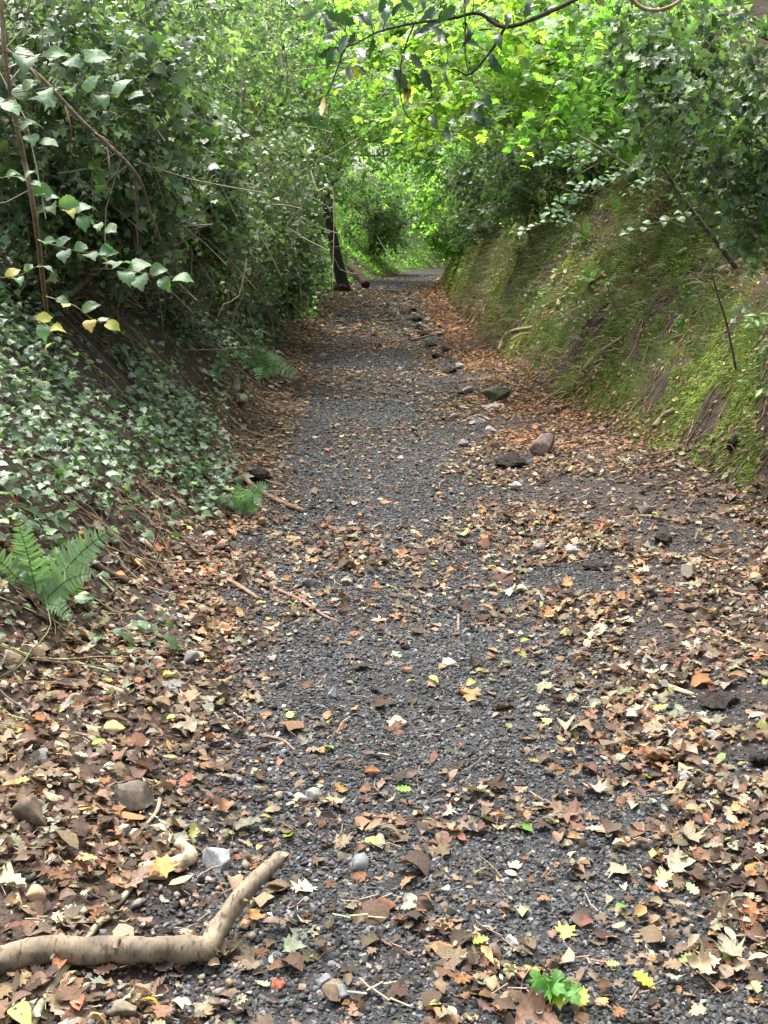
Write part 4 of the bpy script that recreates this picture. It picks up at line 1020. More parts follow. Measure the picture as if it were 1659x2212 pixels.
def stick(name, label, pts, r0, r1, col, cat='stick', group=None, n=24, sides=7, rough=.18, seed=0, lifts=None, side=None, bark=None):
    bark = bark or M_BARK
    P = np.array([ground(px, py, (lifts[i] if lifts else r0 * .8)) for i, (px, py) in enumerate(pts)])
    p = smooth_path(P, n); o = empty(name, P[0].tolist(), label, cat, group)
    o.location.z -= r0
    b = np.array(o.location)
    v, t = tube(p, np.linspace(r0, r1, n), sides, rough, seed)
    link('limb', mesh_tri('limb', v - b, t, np.broadcast_to(np.array(col), v.shape), True), bark, o)
    if side:
        for q, ra, rb, lf in side:
            Q = np.array([ground(px, py, lf[i]) for i, (px, py) in enumerate(q)])
            Qs = smooth_path(Q, n); v, t = tube(Qs, np.linspace(ra, rb, n), sides, rough, seed + 1); v = splinter(v, n, sides, Qs, rb, seed)
            link('side_limb', mesh_tri('side_limb', v - b, t, np.broadcast_to(np.array(col), v.shape), True), bark, o)
    return o
stick('fallen_branch', 'thick pale bark branch with an upturned fork lying at the lower left', [(-60, 2105), (0, 2082), (65, 2056), (190, 2054), (350, 2053), (455, 2052)], .027, .026, (.20, .158, .105), 'branch', None, 70, 20, .30, 3,
      [.03, .03, .035, .04, .04, .035], [([(445, 2060), (468, 2018), (504, 1962), (548, 1908), (602, 1858)], .0235, .0165, [.035, .055, .09, .12, .14]), ([(440, 2052), (470, 2068)], .024, .010, [.035, .03]), ([(250, 2050), (258, 2028)], .008, .005, [.055, .07]), ([(120, 2060), (112, 2080)], .007, .004, [.04, .035]), ([(520, 1945), (535, 1948)], .006, .003, [.10, .11])], M_BRANCH)
stick('stick', 'long greenish-grey stick passing under the thick fallen branch', [(60, 2230), (95, 2160), (140, 2096), (200, 2016), (270, 1936), (300, 1901), (356, 1896)], .010, .006, (.26, .245, .16), n=40, seed=4)
stick('rotten_branch', 'short crumbling rotten branch piece with pale lichen behind the fallen branch', [(308, 1882), (360, 1870), (400, 1862), (412, 1845), (385, 1822)], .019, .014, (.36, .31, .21), 'branch', None, 30, 10, .5, 5)
stick('stick', 'long brown stick running down the left bank onto the gravel', [(320, 885), (345, 912), (435, 983), (505, 1013), (550, 1053), (600, 1082), (657, 1104)], .020, .014, (.20, .125, .085), n=40, seed=6)
SK = 'sticks and roots on the ground'
for i, (pts, r0, r1, c, lab) in enumerate([
        ([(18, 1868), (32, 1920), (47, 1968)], .008, .006, (.24, .20, .15), 'short grey stick at the left edge above the fallen branch'),
        ([(200, 1475), (320, 1516), (390, 1548), (452, 1576)], .010, .006, (.26, .21, .14), 'straight tan stick sloping down through the left leaf litter'),
        ([(345, 1728), (338, 1755), (305, 1797)], .007, .005, (.22, .17, .12), 'bent twig standing against the half-buried rock'),
        ([(160, 1700), (200, 1725), (207, 1760)], .007, .005, (.20, .15, .10), 'curved root left of the half-buried rock'),
        ([(585, 1268), (650, 1298), (700, 1330), (735, 1345)], .008, .005, (.24, .14, .10), 'thin reddish stick lying along the left gravel edge'),
        ([(440, 1225), (520, 1270), (560, 1295)], .012, .008, (.22, .155, .10), 'brown root beside the brick pieces'),
        ([(195, 1215), (235, 1240), (275, 1258)], .017, .012, (.10, .065, .045), 'dark root stub showing beside the big fern'),
        ([(215, 1250), (255, 1290), (285, 1318)], .007, .004, (.30, .26, .15), 'yellowish thin root below the big fern'),
        ([(310, 1170), (350, 1205), (400, 1225)], .014, .010, (.28, .20, .12), 'pale brown root above the brick pieces'),
        ([(195, 1110), (260, 1165), (330, 1215), (420, 1232)], .007, .005, (.17, .11, .08), 'long thin root crossing the bare soil of the left bank'),
        ([(1385, 1452), (1430, 1478), (1497, 1504)], .010, .008, (.42, .31, .20), 'peeled light stick on the right leaf litter'),
        ([(990, 1330), (990, 1364)], .006, .005, (.20, .14, .10), 'short upright-lying twig on the gravel in mid path'),
        ([(1562, 1245), (1600, 1236), (1645, 1256)], .020, .015, (.15, .115, .08), 'thick dark root piece near the right edge'),
        ([(1372, 1274), (1420, 1278), (1474, 1284)], .006, .005, (.40, .34, .25), 'thin pale stick on the right leaf litter'),
        ([(1093, 906), (1150, 880), (1217, 838)], .012, .008, (.21, .155, .10), 'brown stick leaning from the russet leaves up to the mossy bank'),
        ([(1010, 905), (1035, 898), (1060, 908)], .012, .009, (.26, .21, .16), 'short curved grey stick by the pale slab'),
        ([(1075, 1230), (1095, 1240), (1115, 1235)], .012, .009, (.28, .21, .14), 'small hooked root on the leaf drift'),
        ([(1340, 1120), (1400, 1115), (1470, 1128)], .010, .007, (.20, .15, .11), 'brown stick at the foot of the right bank'),
        ([(890, 735), (940, 722), (975, 712)], .016, .010, (.17, .13, .10), 'thin brown stick beside the squared grey rock'),
        ([(560, 1590), (610, 1600), (640, 1625)], .006, .004, (.17, .125, .09), 'dark twig on the left gravel edge'),
        ([(1620, 1400), (1560, 1370), (1500, 1345)], .006, .004, (.30, .23, .15), 'light twig crossing the leaves at the right edge'),
        ([(1265, 2185), (1240, 2150), (1225, 2120)], .004, .003, (.20, .16, .12), 'thin twig at the bottom right of the path'),
        ([(255, 2150), (330, 2172), (365, 2168)], .006, .004, (.20, .16, .11), 'thin twig near the bottom edge under the branch')]):
    stick('stick', lab, pts, r0, r1, c, 'stick', SK, 14, 6, .2, 20 + i)
RT = 'roots in the mossy bank'
for i, (pts, r0, r1, c, lab) in enumerate([
        ([(1262, 802), (1270, 788), (1295, 763), (1342, 732)], .022, .018, (.24, .21, .12), 'long mossy root low on the right bank'),
        ([(1078, 758), (1088, 730), (1110, 715), (1150, 708)], .026, .02, (.26, .20, .14), 'twisted bare root knot on the far mossy bank'),
        ([(1105, 735), (1130, 722), (1152, 722)], .018, .014, (.28, .22, .15), 'second bare root of the knot on the far mossy bank'),
        ([(1377, 585), (1384, 597), (1405, 595), (1425, 582)], .018, .014, (.15, .13, .08), 'hooked dark root on the right bank below the pale leaves'),
        ([(1535, 555), (1542, 535), (1560, 530)], .028, .024, (.32, .29, .18), 'thick pale root curling out of the moss near the sapling'),
        ([(1552, 585), (1580, 575), (1605, 562)], .026, .022, (.30, .25, .17), 'pale root stub beside the sapling foot'),
        ([(1466, 550), (1475, 542), (1482, 540)], .022, .020, (.42, .37, .27), 'cut pale root end on the right bank'),
        ([(1415, 925), (1430, 905), (1455, 888)], .03, .02, (.18, .16, .08), 'mossy root low at the foot of the right bank'),
        ([(1205, 662), (1208, 648), (1225, 640)], .022, .016, (.30, .27, .18), 'small pale root in the middle of the mossy bank'),
        ([(1600, 975), (1580, 955), (1590, 930), (1615, 925)], .014, .010, (.20, .15, .10), 'loop of root over the dark hollow at the right edge'),
        ([(1480, 430), (1420, 465), (1360, 500), (1300, 520)], .010, .006, (.17, .12, .10), 'thin straight shoot lying down the right bank')]):
    stick('root', lab, pts, r0, r1, c, 'root', RT, 16, 7, .25, 60 + i)
p0, p1 = at(756, 578, 33), at(791, 607, 32)
o = empty('fallen_log', (float(p1[0]), float(p1[1]), float(height(p1[0], p1[1]))), 'short red-brown log leaning on the left bank at the far end of the path', 'log')
b = np.array(o.location)
p = smooth_path([p0 + [0, 0, .05], (p0 + p1) / 2, [p1[0], p1[1], b[2] + .12]], 14)
v, t = tube(p, np.linspace(.10, .12, 14), 12, .15, 8)
link('bark', mesh_tri('bark', v - b, t, np.broadcast_to(np.array([.055, .033, .024]), v.shape), True), M_BARK, o)

# ------------------------------------------------------------------ ferns
ZIG = [(.06, .05), (.14, .11), (.20, .055), (.29, .105), (.35, .05), (.44, .095), (.50, .045), (.59, .08), (.65, .035), (.74, .06), (.80, .025), (.90, .03)]
def frond(base, tip, arch, width, up, n=23):
    path_ = smooth_path([base, (base + tip) / 2 + np.array([0, 0, arch]), tip], 40)
    Tn = unit(np.gradient(path_, axis=0)); lat = unit(np.cross(Tn, up)); nor = np.cross(lat, Tn)
    B = Bag(); ln = np.linalg.norm(tip - base)
    pv, pt = leaf_rows(ZIG, .05)
    for i in range(n):
        u = .10 + .88 * (i / n) ** .95; k = min(39, int(u * 39)); a = path_[k]
        l = ln * width * min(1, (u + .12) / .3) * (1 - u) ** .72
        for sd in (-1, 1):
            d = unit(lat[k] * sd + Tn[k] * .38 - nor[k] * .12 + RNG.normal(size=3) * .04)
            R = basis(nor[k][None] + RNG.normal(size=(1, 3)) * .12, d[None])[0]
            R = R * l
            R[:, 0] *= 1.5
            V = pv @ R.T + a
            B.add(V, pt, jitter((.19, .30, .165), 1, .12, .05)[0])
    v, t = tube(path_[::3], np.linspace(ln * .008, ln * .003, len(path_[::3])), 4, 0); B.add(v, t, np.array([.12, .17, .06]))
    return B
def fern(name, label, px, py, tips, width, arch, dY=0, group='ferns on the banks', up=(0, -.55, .85)):
    g = ground(px, py); o = empty(name, g.tolist(), label, 'fern', group)
    for tx, ty, dy in tips:
        B = frond(g, at(tx, ty, g[1] + dy), arch, width, np.array(up))
        link('frond', B.mesh('frond', g), M_FERN, o)
fern('fern', 'large fern with toothed fronds on the lower left bank', 85, 1310, [(252, 1134, .02), (215, 1235, -.08), (35, 1118, .0), (-60, 1175, -.02), (165, 1350, -.12), (5, 1390, -.12)], .30, .035, up=(-.1, -.9, .45))
fern('fern', 'pale fern spreading over the left edge of the path half-way up', 548, 806, [(650, 822, -.2), (498, 768, -.1), (575, 758, -.1), (612, 778, -.15), (512, 812, -.3), (560, 830, -.4)], .34, .10, up=(0, -.8, .6))
fern('fern', 'small fern beside the black clod and long stick', 528, 1112, [(582, 1046, -.05), (505, 1052, -.05), (484, 1098, -.1), (568, 1090, -.1)], .34, .05, up=(0, -.85, .5))
fern('fern', 'narrow fern frond standing high on the right bank below the pale beech spray', 1338, 470, [(1315, 402, -.1)], .28, .03)
fern('fern', 'small fern on the right bank under the beech spray tip', 1270, 520, [(1240, 478, -.2), (1262, 470, 0), (1235, 512, -.3)], .30, .04)
fern('fern', 'tiny fern in the middle of the mossy right bank', 1275, 605, [(1255, 570, -.2), (1295, 580, -.2), (1270, 610, -.4)], .36, .03)

# ------------------------------------------------------------------ saplings and sprays with single leaves
def leaf_meshes(name, half, specs, mat, smooth=True):
    ms = []
    for i, (f, a, b, c) in enumerate(specs):
        v, t = leaf_crumpled(half, .45, f, a, b, c, .05, 800 + i); m = mesh_tri(name, v, t, None, smooth); m.materials.append(mat); ms.append(m)
    return ms
OVALF = [(0, 0), (.16, .10), (.27, .26), (.33, .45), (.29, .64), (.18, .82), (.08, .94), (0, 1.03)]
ROUND = [(0, 0), (.22, .06), (.38, .24), (.42, .46), (.36, .68), (.22, .86), (.08, .96), (0, 1.02)]
NARROW = [(0, 0), (.07, .10), (.19, .20), (.16, .32), (.24, .45), (.17, .57), (.20, .70), (.10, .80), (.10, .88), (0, 1.04)]
SPEC = [(.12, 0, -.25, .1), (-.05, .1, -.35, -.15), (.2, -.1, -.1, .2), (.05, .2, -.45, 0)]
L_HAZEL = leaf_meshes('leaf', HAZEL, SPEC, M_LEAFO); L_BEECH = leaf_meshes('leaf', ROUND, SPEC, M_LEAFO)
L_HOLLY = leaf_meshes('leaf', NARROW, [(.25, .2, -.3, .1), (.15, .2, -.5, -.2), (.3, .1, .1, .2), (.1, .3, -.2, 0)], M_HOLLYO)

def leaf_at(parent, meshes, pos, head, nrm, L, col, nm='leaf'):
    o = link(nm, meshes[int(RNG.integers(len(meshes)))], parent=parent)
    R = basis(np.array([nrm]), np.array([head]))[0] * L
    M = np.eye(4); M[:3, :3] = R; M[:3, 3] = local(parent, pos) if parent is not None else pos
    o.matrix_basis = Matrix(M.tolist()); o.color = (*[float(x) for x in col], 1); return o

def stem_part(parent, pts, r0, r1, col, nm='stem', n=18, sides=6):
    p = smooth_path(pts, n); v, t = tube(p - np.array(parent.location), np.linspace(r0, r1, n), sides, .1, 3)
    link(nm, mesh_tri(nm, v, t, np.broadcast_to(np.array(col), v.shape), True), M_BARK, parent); return p

def sprig(parent, pts, n, L, meshes, base_col, tw=(.17, .14, .08), r=.0022, nrm=(0, -.55, .8), dv=.16, droop=.25, yellow=0):
    P = np.array([at(*q) for q in pts]); p = stem_part(parent, P, r, r * .5, tw, 'twig', 14, 5)
    for i in range(n):
        u = (i + .6) / n; k = min(12, int(u * 13)); a = p[k] + (p[k + 1] - p[k]) * (u * 13 - k)
        d = unit(p[k + 1] - p[k]); N = unit(np.array(nrm) + RNG.normal(size=3) * .28); lat = np.cross(d, N) * (1 if i % 2 else -1)
        h = unit(lat * (.9 if i < n - 1 else .1) + d * .75 + np.array([0, 0, -droop]) + RNG.normal(size=3) * .15)
        c = jitter(base_col, 1, dv, .05)[0]
        if RNG.random() < yellow: c = jitter((.42, .40, .09), 1, .15)[0]
        leaf_at(parent, meshes, a + h * L * .12, h, N, L * RNG.uniform(.75, 1.25), c)

HZ = (.095, .18, .085)
g = ground(108, 740); hz = empty('hazel_sapling', g.tolist(), 'hazel sapling with pale green leaf sprays at the left edge', 'sapling')
stem_part(hz, [g, at(80, 500, 4.2), at(55, 360, 4.0), at(30, 240, 3.9), at(10, 110, 3.8), at(0, -40, 3.8)], .010, .006, (.20, .16, .11))
Yh = 3.7
for pts, n, L, yl in [([(10, 110, 3.8), (60, 120, Yh), (130, 125, Yh), (190, 118, Yh)], 5, .075, 0), ([(30, 200, Yh), (120, 190, Yh), (200, 200, Yh), (290, 205, Yh)], 8, .06, 0), ([(0, 240, Yh), (15, 215, Yh), (70, 205, Yh)], 4, .062, 0),
                      ([(30, 270, Yh), (60, 285, Yh), (95, 305, Yh)], 3, .055, 0), ([(0, 385, Yh), (40, 380, Yh), (72, 392, Yh)], 4, .045, 0), ([(60, 400, Yh), (110, 440, Yh), (170, 460, Yh), (235, 490, Yh)], 11, .052, .22),
                      ([(85, 520, 4.0), (120, 530, Yh), (180, 545, Yh), (215, 540, Yh)], 8, .05, .0), ([(200, 545, Yh), (250, 575, Yh), (310, 590, Yh), (378, 600, Yh)], 9, .066, 0), ([(0, 600, Yh), (40, 595, Yh), (90, 570, Yh)], 4, .042, .1),
                      ([(100, 640, 3.9), (160, 660, Yh), (200, 690, Yh), (232, 695, Yh)], 6, .048, .6), ([(70, 690, Yh), (95, 700, Yh), (122, 745, Yh)], 4, .045, .8)]:
    sprig(hz, pts, n, L, L_HAZEL, HZ, yellow=yl)
g = at(-60, 40, 4.6); g[2] = float(height(g[0], g[1]))
hb = empty('dead_branch', g.tolist(), 'bare brown branch slanting down from the upper left corner', 'branch')
stem_part(hb, [at(-60, 40, 4.6), at(0, 98, 4.4), at(90, 170, 4.4), at(175, 260, 4.4), at(290, 370, 4.4), at(325, 460, 4.5), at(352, 530, 4.6)], .011, .004, (.13, .10, .07), 'limb', 30)
stem_part(hb, [at(290, 370, 4.4), at(295, 430, 4.5), at(298, 530, 4.7)], .006, .003, (.16, .13, .09), 'twig')
for a_, b_ in (((60, 140), (110, 230)), ((140, 225), (150, 330)), ((200, 285), (260, 330)), ((230, 310), (228, 420))):
    stem_part(hb, [at(*a_, 4.4), at((a_[0] + b_[0]) / 2 + 8, (a_[1] + b_[1]) / 2, 4.35), at(*b_, 4.45)], .004, .002, (.16, .12, .08), 'twig', 8, 4)
g = ground(518, 705); sp = empty('green_sapling', g.tolist(), 'thin curved green sapling stem bending over on the left bank', 'sapling')
Yg = g[1]
stem_part(sp, [g, at(522, 630, Yg), at(510, 565, Yg), at(490, 497, Yg), at(436, 493, Yg + .1)], .014, .006, (.16, .19, .08), 'stem', 26)
for pts, n in (([(521, 640, Yg), (545, 630, Yg), (560, 640, Yg)], 4), ([(515, 590, Yg), (490, 600, Yg), (478, 612, Yg)], 4), ([(505, 540, Yg), (530, 530, Yg), (550, 535, Yg)], 4), ([(520, 680, Yg), (500, 685, Yg), (485, 700, Yg)], 4)):
    sprig(sp, pts, n, .07, L_HAZEL, (.09, .17, .06))
# right bank: leaning sapling with the pale beech spray
g = ground(1602, 597); bs_ = empty('beech_sapling', g.tolist(), 'leaning beech sapling on the right bank with flat pale green sprays', 'sapling')
Yb = g[1]; Yt = Yb - .9
stem_part(bs_, [g, at(1550, 525, Yb - .2), at(1490, 450, Yb - .5), at(1440, 375, Yt), at(1394, 310, Yt), at(1355, 235, Yt)], .020, .007, (.10, .085, .06), 'stem', 30)
stem_part(bs_, [at(1446, 398, Yt), at(1400, 378, Yt), at(1360, 358, Yt - .1), at(1299, 320, Yt - .1), at(1245, 290, Yt - .1)], .008, .004, (.33, .28, .20), 'branch', 20)
stem_part(bs_, [at(1360, 362, Yt - .1), at(1320, 395, Yt - .1), at(1260, 428, Yt - .1), at(1215, 455, Yt - .1)], .005, .003, (.22, .18, .13), 'branch', 14)
BC = (.13, .225, .11); Yq = Yt - .1  # beech leaf colour, made paler to stand in for sheen
for pts, n, L in [([(1299, 320, Yq), (1330, 300, Yq), (1345, 285, Yq)], 9, .045), ([(1300, 322, Yq), (1250, 330, Yq), (1210, 342, Yq), (1165, 355, Yq)], 16, .045), ([(1275, 305, Yq), (1230, 320, Yq), (1185, 340, Yq)], 12, .042), ([(1360, 362, Yq), (1330, 385, Yq), (1270, 405, Yq), (1205, 428, Yq)], 18, .046), ([(1330, 380, Yq), (1290, 392, Yq), (1240, 400, Yq)], 12, .044),
                  ([(1260, 428, Yq), (1220, 435, Yq), (1175, 462, Yq)], 14, .046), ([(1230, 448, Yq), (1200, 470, Yq), (1150, 490, Yq), (1112, 503, Yq)], 12, .044), ([(1240, 455, Yq), (1225, 475, Yq), (1205, 485, Yq)], 7, .042), ([(1400, 380, Yt), (1385, 395, Yt), (1350, 420, Yt)], 8, .04), ([(1290, 335, Yq), (1262, 350, Yq), (1235, 362, Yq)], 8, .04),
                  ([(1430, 360, Yt), (1410, 340, Yt), (1380, 345, Yt)], 6, .04), ([(1490, 450, Yt + .3), (1460, 470, Yt + .2), (1400, 485, Yt + .1), (1350, 505, Yt)], 9, .055), ([(1470, 430, Yt + .2), (1500, 405, Yt + .1), (1530, 390, Yt)], 7, .055)]:
    sprig(bs_, pts, n, L, L_BEECH, BC, (.20, .17, .11), .0018, (0, -.5, .85), .14, .1)
# slim bare saplings on the right bank
g = ground(1590, 800); o = empty('bare_sapling', g.tolist(), 'thin bare upright shoot low on the right bank beside the dark soil', 'sapling')
stem_part(o, [g, at(1570, 700, g[1] - .1), at(1545, 620, g[1] - .2), at(1535, 570, g[1] - .2)], .009, .004, (.12, .10, .07)); sprig(o, [(1570, 700, g[1] - .1), (1590, 680, g[1] - .2), (1610, 660, g[1] - .2)], 5, .05, L_BEECH, BC)
g = ground(1342, 690); o = empty('bare_sapling', g.tolist(), 'short thin stick-like shoot in the middle of the right bank', 'sapling')
stem_part(o, [g, at(1325, 655, g[1] - .05), at(1311, 612, g[1] - .1)], .009, .005, (.16, .14, .09))
g = ground(1150, 540); o = empty('slender_sapling', g.tolist(), 'slender dark sapling at the edge of the shadowed hollow in the right bank', 'sapling')
stem_part(o, [g, at(1138, 480, g[1]), at(1120, 390, g[1]), at(1090, 330, g[1])], .022, .010, (.10, .09, .06)); stem_part(o, [at(1250, 470, g[1]), at(1200, 430, g[1]), at(1160, 390, g[1]), at(1110, 340, g[1])], .016, .008, (.15, .13, .10), 'branch')
# right-edge holly twigs in bright green
g = at(1750, 720, 6.0); g[2] = float(height(g[0], g[1]))
o = empty('holly_seedling', g.tolist(), 'bright green holly twigs reaching in at the right edge', 'plant')
for pts in ([(1750, 720, 6.0), (1690, 690, 5.6), (1640, 680, 5.5), (1625, 700, 5.5)], [(1750, 720, 6.0), (1690, 720, 5.6), (1650, 745, 5.5)], [(1750, 860, 5.8), (1690, 840, 5.5), (1645, 840, 5.4)]):
    sprig(o, pts, 8, .05, L_HOLLY, (.12, .23, .06), dv=.2)
# holly branch arching over the top of the picture
g = at(2100, -300, 4.6); g[2] = float(height(g[0], g[1]))
hv = empty('overhanging_holly', g.tolist(), 'dark holly branch with long drooping leaves hanging over the top of the lane', 'branch'); Yv = 4.4
B1 = stem_part(hv, [at(2100, -300, 4.8), at(1500, -120, 4.6), at(1200, 20, Yv), at(1092, 58, Yv), at(1034, 29, Yv), at(975, 40, Yv), at(896, 50, Yv), at(817, 69, Yv), at(768, 95, Yv)], .011, .003, (.055, .045, .035), 'branch', 50)
B2 = stem_part(hv, [at(1002, -40, Yv), at(1005, 53, Yv), at(1005, 119, Yv), at(1013, 159, Yv)], .004, .002, (.09, .10, .05), 'branch', 20)
B3 = stem_part(hv, [at(896, 50, Yv), at(878, 93, Yv), at(865, 148, Yv), at(866, 212, Yv), at(883, 254, Yv), at(923, 280, Yv), at(994, 286, Yv)], .0035, .002, (.06, .06, .035), 'branch', 30)
B4 = stem_part(hv, [at(768, 95, Yv), at(745, 105, Yv), at(728, 150, Yv), at(708, 200, Yv), at(685, 230, Yv)], .005, .002, (.08, .09, .04), 'branch', 20)
B5 = stem_part(hv, [at(1092, 58, Yv), at(1060, 110, Yv), at(1015, 160, Yv), at(985, 150, Yv)], .007, .003, (.045, .04, .03), 'branch', 20)
B6 = stem_part(hv, [at(1300, -80, Yv), at(1370, 5, Yv + .3), at(1415, 22, Yv + .3), at(1460, 8, Yv + .3), at(1500, -30, Yv + .3)], .008, .006, (.30, .24, .16), 'branch', 24)
ALL = np.concatenate([B1, B2, B3, B4, B5])
pts = [(705, 48), (708, 82), (735, 112), (770, 72), (752, 40), (718, 60), (830, 45), (786, 10), (815, 22), (790, 35), (893, 88), (933, 82), (955, 92), (922, 156), (940, 148), (968, 155), (898, 190), (853, 208), (886, 222), (878, 118), (900, 125), (697, 224), (716, 200), (685, 258), (765, 155), (788, 156), (722, 118), (758, 145), (945, 10), (978, 12), (905, 5), (960, 58), (945, 50),
       (890, 30), (850, 18), (1010, 70), (1020, 20), (1000, 100), (1045, 50), (870, 170), (858, 185), (930, 245), (975, 265), (960, 280), (1040, 255), (1055, 225), (1060, 215), (800, 95), (780, 110), (745, 70), (725, 30), (675, 15), (690, 30), (1100, 20), (1130, 40), (1075, 75), (1060, 130), (1015, 225), (1030, 240)]
for i, (px, py) in enumerate(pts):
    a = at(px, py, Yv + RNG.uniform(-.15, .15)); j = int(np.argmin(np.linalg.norm(ALL - a, axis=1))); q = ALL[j]
    d = unit(a - q + np.array([0, 0, -.03]) + RNG.normal(size=3) * .02)
    c = jitter((.036, .070, .034), 1, .3)[0] if i not in (24, 21, 16) else np.array([.30, .22, .03])
    L = RNG.uniform(.06, .098); st = a - d * L * .5
    if np.linalg.norm(st - q) > .02: stem_part(hv, [q, (q + st) / 2 + RNG.normal(size=3) * .008, st], .002, .0014, (.09, .12, .05), 'twig', 6, 4)
    leaf_at(hv, L_HOLLY, st, d + np.array([0, 0, -.25]), unit(np.array([0, -.75, .5]) + RNG.normal(size=3) * .45), L, c)

# ------------------------------------------------------------------ fresh yellow and green leaves on the ground
LY = leaf_meshes('yellow_leaf', HOLLY, [(.1, .1, .1, .1), (.15, .2, -.2, .2), (.0, .3, .2, -.2), (.1, -.1, .2, 0)], M_LEAFO) + leaf_meshes('yellow_leaf', OVALF, SPEC, M_LEAFO)
def c6(x, y): return 829.5 + .5 * x, 1316.6 + .5 * y
def c4(x, y): return 829.5 + .5 * x, 658 + .5 * y
def c5(x, y): return .5 * x, 1316.6 + .5 * y
YL = [c6(*q) for q in ((470, 305), (435, 258), (355, 325), (135, 310), (195, 290), (1160, 250), (1250, 365), (1360, 500), (830, 525), (540, 515), (1625, 175), (1650, 330), (1640, 535), (1420, 590), (620, 650), (440, 1120), (380, 1435), (1360, 1235), (960, 1535), (190, 1710), (1615, 1660), (1500, 1455), (1340, 1490), (1550, 565), (1570, 660))]
YL += [c4(*q) for q in ((50, 1070), (220, 1120), (450, 1135), (240, 690), (160, 575), (705, 950), (810, 1015), (1055, 1130), (1310, 1255), (1285, 1100), (620, 1220), (485, 1245), (1120, 1320), (1240, 810), (1400, 465), (1440, 820), (1620, 1105), (1200, 690), (1370, 630), (1265, 400), (660, 890), (30, 1220))]
YL += [c5(*q) for q in ((1250, 440), (1430, 475), (1145, 890), (1130, 1015), (720, 475), (740, 190), (1440, 605), (985, 965), (450, 905), (1140, 770), (830, 990))]
def ground_leaf(px, py, L, col, meshes, name, label, group=None):
    g = ground(px, py, .02); n = normal(np.array([g[0]]), np.array([g[1]]))[0]
    o = leaf_at(None, meshes, g, unit(RNG.normal(size=3) * np.array([1, 1, .15])), unit(n + RNG.normal(size=3) * .3), L, col, name)
    o['label'] = label; o['category'] = 'leaf'
    if group: o['group'] = group
for px, py in YL:
    ground_leaf(px, py, RNG.uniform(.026, .046), jitter((.36, .37, .10), 1, .28, .12)[0] if RNG.random() < .8 else jitter((.36, .42, .2), 1, .2)[0], LY, 'yellow_leaf', 'fresh yellow-green fallen leaf lying on the darker path litter', 'yellow-green leaves scattered on the path')
for x, y, L, col, lab in [(*c6(120, 785), .06, (.22, .38, .05), 'bright green holly leaf lying on gravel left of mid path'), (*c6(1145, 725), .07, (.38, .46, .03), 'vivid lime leaf with holes on the right of the gravel'), (*c6(1080, 1570), .075, (.46, .42, .06), 'bright yellow curled leaf near the bottom right'),
                          (*c6(1150, 430), .05, (.16, .34, .06), 'green leaf among brown litter on the right'), (*c6(1470, 620), .05, (.16, .36, .04), 'green leaf beside the round grey stone'), (*c6(630, 965), .07, (.14, .30, .05), 'long green leaf lying on brown leaves at lower centre'), (*c6(590, 140), .06, (.40, .46, .05), 'large lime leaf at the right side of the gravel in mid path'),
                          (*c5(1235, 985), .06, (.32, .44, .03), 'lime green leaf beside the raised branch end'), (*c5(690, 1715), .055, (.62, .36, .06), 'bright orange square leaf under the fallen branch'), (*c6(1000, 1285), .04, (.14, .36, .04), 'small green leaf at lower centre'), (*c6(845, 1730), .07, (.48, .42, .06), 'pointed yellow leaf beside the green leaf clump at the bottom'),
                          (*c6(870, 320), .05, (.06, .14, .03), 'dark green leaf on brown litter right of mid path')]:
    ground_leaf(x, y, L * .75, np.array(col) * .85, LY, 'fresh_leaf', lab, None)
g = ground(1200, 2185); o = empty('leaf_clump', g.tolist(), 'clump of green and yellow leaves at the bottom edge of the path', 'leaf clump')
L_SYC = leaf_meshes('leaf', MAPLE, [(.1, .1, -.2, .1), (.05, -.1, -.3, -.1)], M_LEAFO)
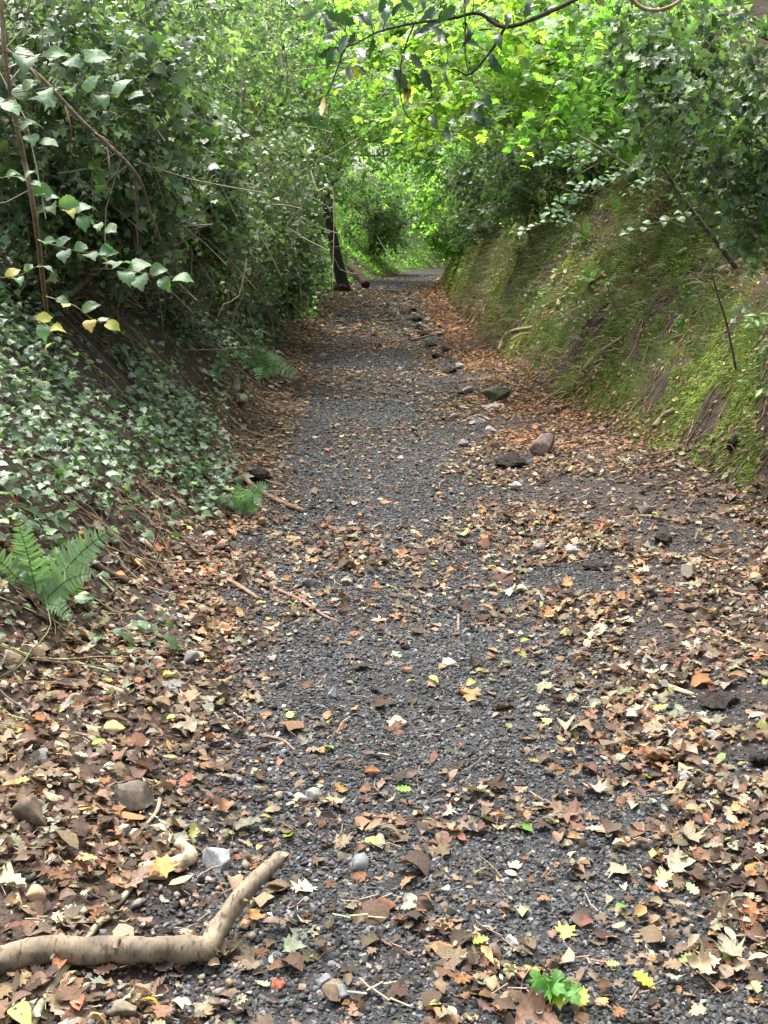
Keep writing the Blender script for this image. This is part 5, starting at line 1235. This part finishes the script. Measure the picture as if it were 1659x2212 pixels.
for dx, dy, L, c in ((-.02, .01, .05, (.08, .24, .03)), (.01, .02, .055, (.34, .38, .04)), (0, -.01, .05, (.06, .17, .03)), (-.03, -.01, .045, (.07, .20, .03)), (.02, .0, .045, (.09, .22, .04))):
    leaf_at(o, L_SYC, g + np.array([dx, dy, .03 + RNG.random() * .03]), RNG.normal(size=3) * np.array([1, 1, .1]), unit(np.array([0, -.3, 1]) + RNG.normal(size=3) * .3), L, c)

# ------------------------------------------------------------------ scattered twigs and stone chips in the litter
def debris():
    bag = Bag(); n = 1500
    y = 1.7 + 10 * RNG.random(n) ** 1.6; side = RNG.random(n)
    x = np.where(side < .5, GL(y) - RNG.random(n) * 1.1, np.where(side < .85, GR(y) + RNG.random(n) * 1.3, RNG.uniform(-.3, .5, n)))
    a = RNG.uniform(0, 2 * math.pi, n); ln = RNG.uniform(.03, .14, n); cols = pick_cols([(.18, .13, .09), (.28, .22, .15), (.09, .065, .05)], [4, 3, 3], n, .25); r = RNG.uniform(.001, .0028, n)
    for k in range(3):
        x2, y2 = x + np.cos(a) * ln / 3, y + np.sin(a) * ln / 3
        A = np.stack([x, y, height(x, y) + .018], -1); B = np.stack([x2, y2, height(x2, y2) + .018 + RNG.normal(0, .006, n)], -1)
        bag.twigs(A, B, r, r * .9, cols); x, y = x2, y2; a = a + RNG.normal(0, .35, n)
    link('twig_litter', bag.mesh('twig_litter'), M_TWIG, kind='stuff', label='small broken twigs scattered through the leaf litter', cat='twigs')
    bag = Bag(); n = 1700
    y = 1.8 + 5 * RNG.random(n) ** 1.3; x = GL(y) + .1 - np.abs(RNG.normal(0, .55, n)); P = np.stack([x, y, height(x, y)], -1)
    P = P[frame_mask(P)]; n = len(P); s = .0045 * (2.8 ** (RNG.random(n) ** 1.6)); P[:, 2] += s * .5 + .004
    R = basis(unit(np.array([[0, 0, 1.]]) + .4 * RNG.normal(size=(n, 3))), rand_unit(n)) * s[:, None, None]
    bag.scatter_many(PEBBLES, RNG.integers(0, 7, n), R, P, pick_cols([(.13, .12, .105), (.20, .16, .115), (.24, .155, .09), (.08, .075, .07), (.30, .26, .20)], [4, 3, 2, 4, 1], n, .25))
    link('stone_chips', bag.mesh('stone_chips'), M_GRAVEL, kind='stuff', label='small tan and grey stone chips in the soil of the left verge', cat='stone chips')
debris()
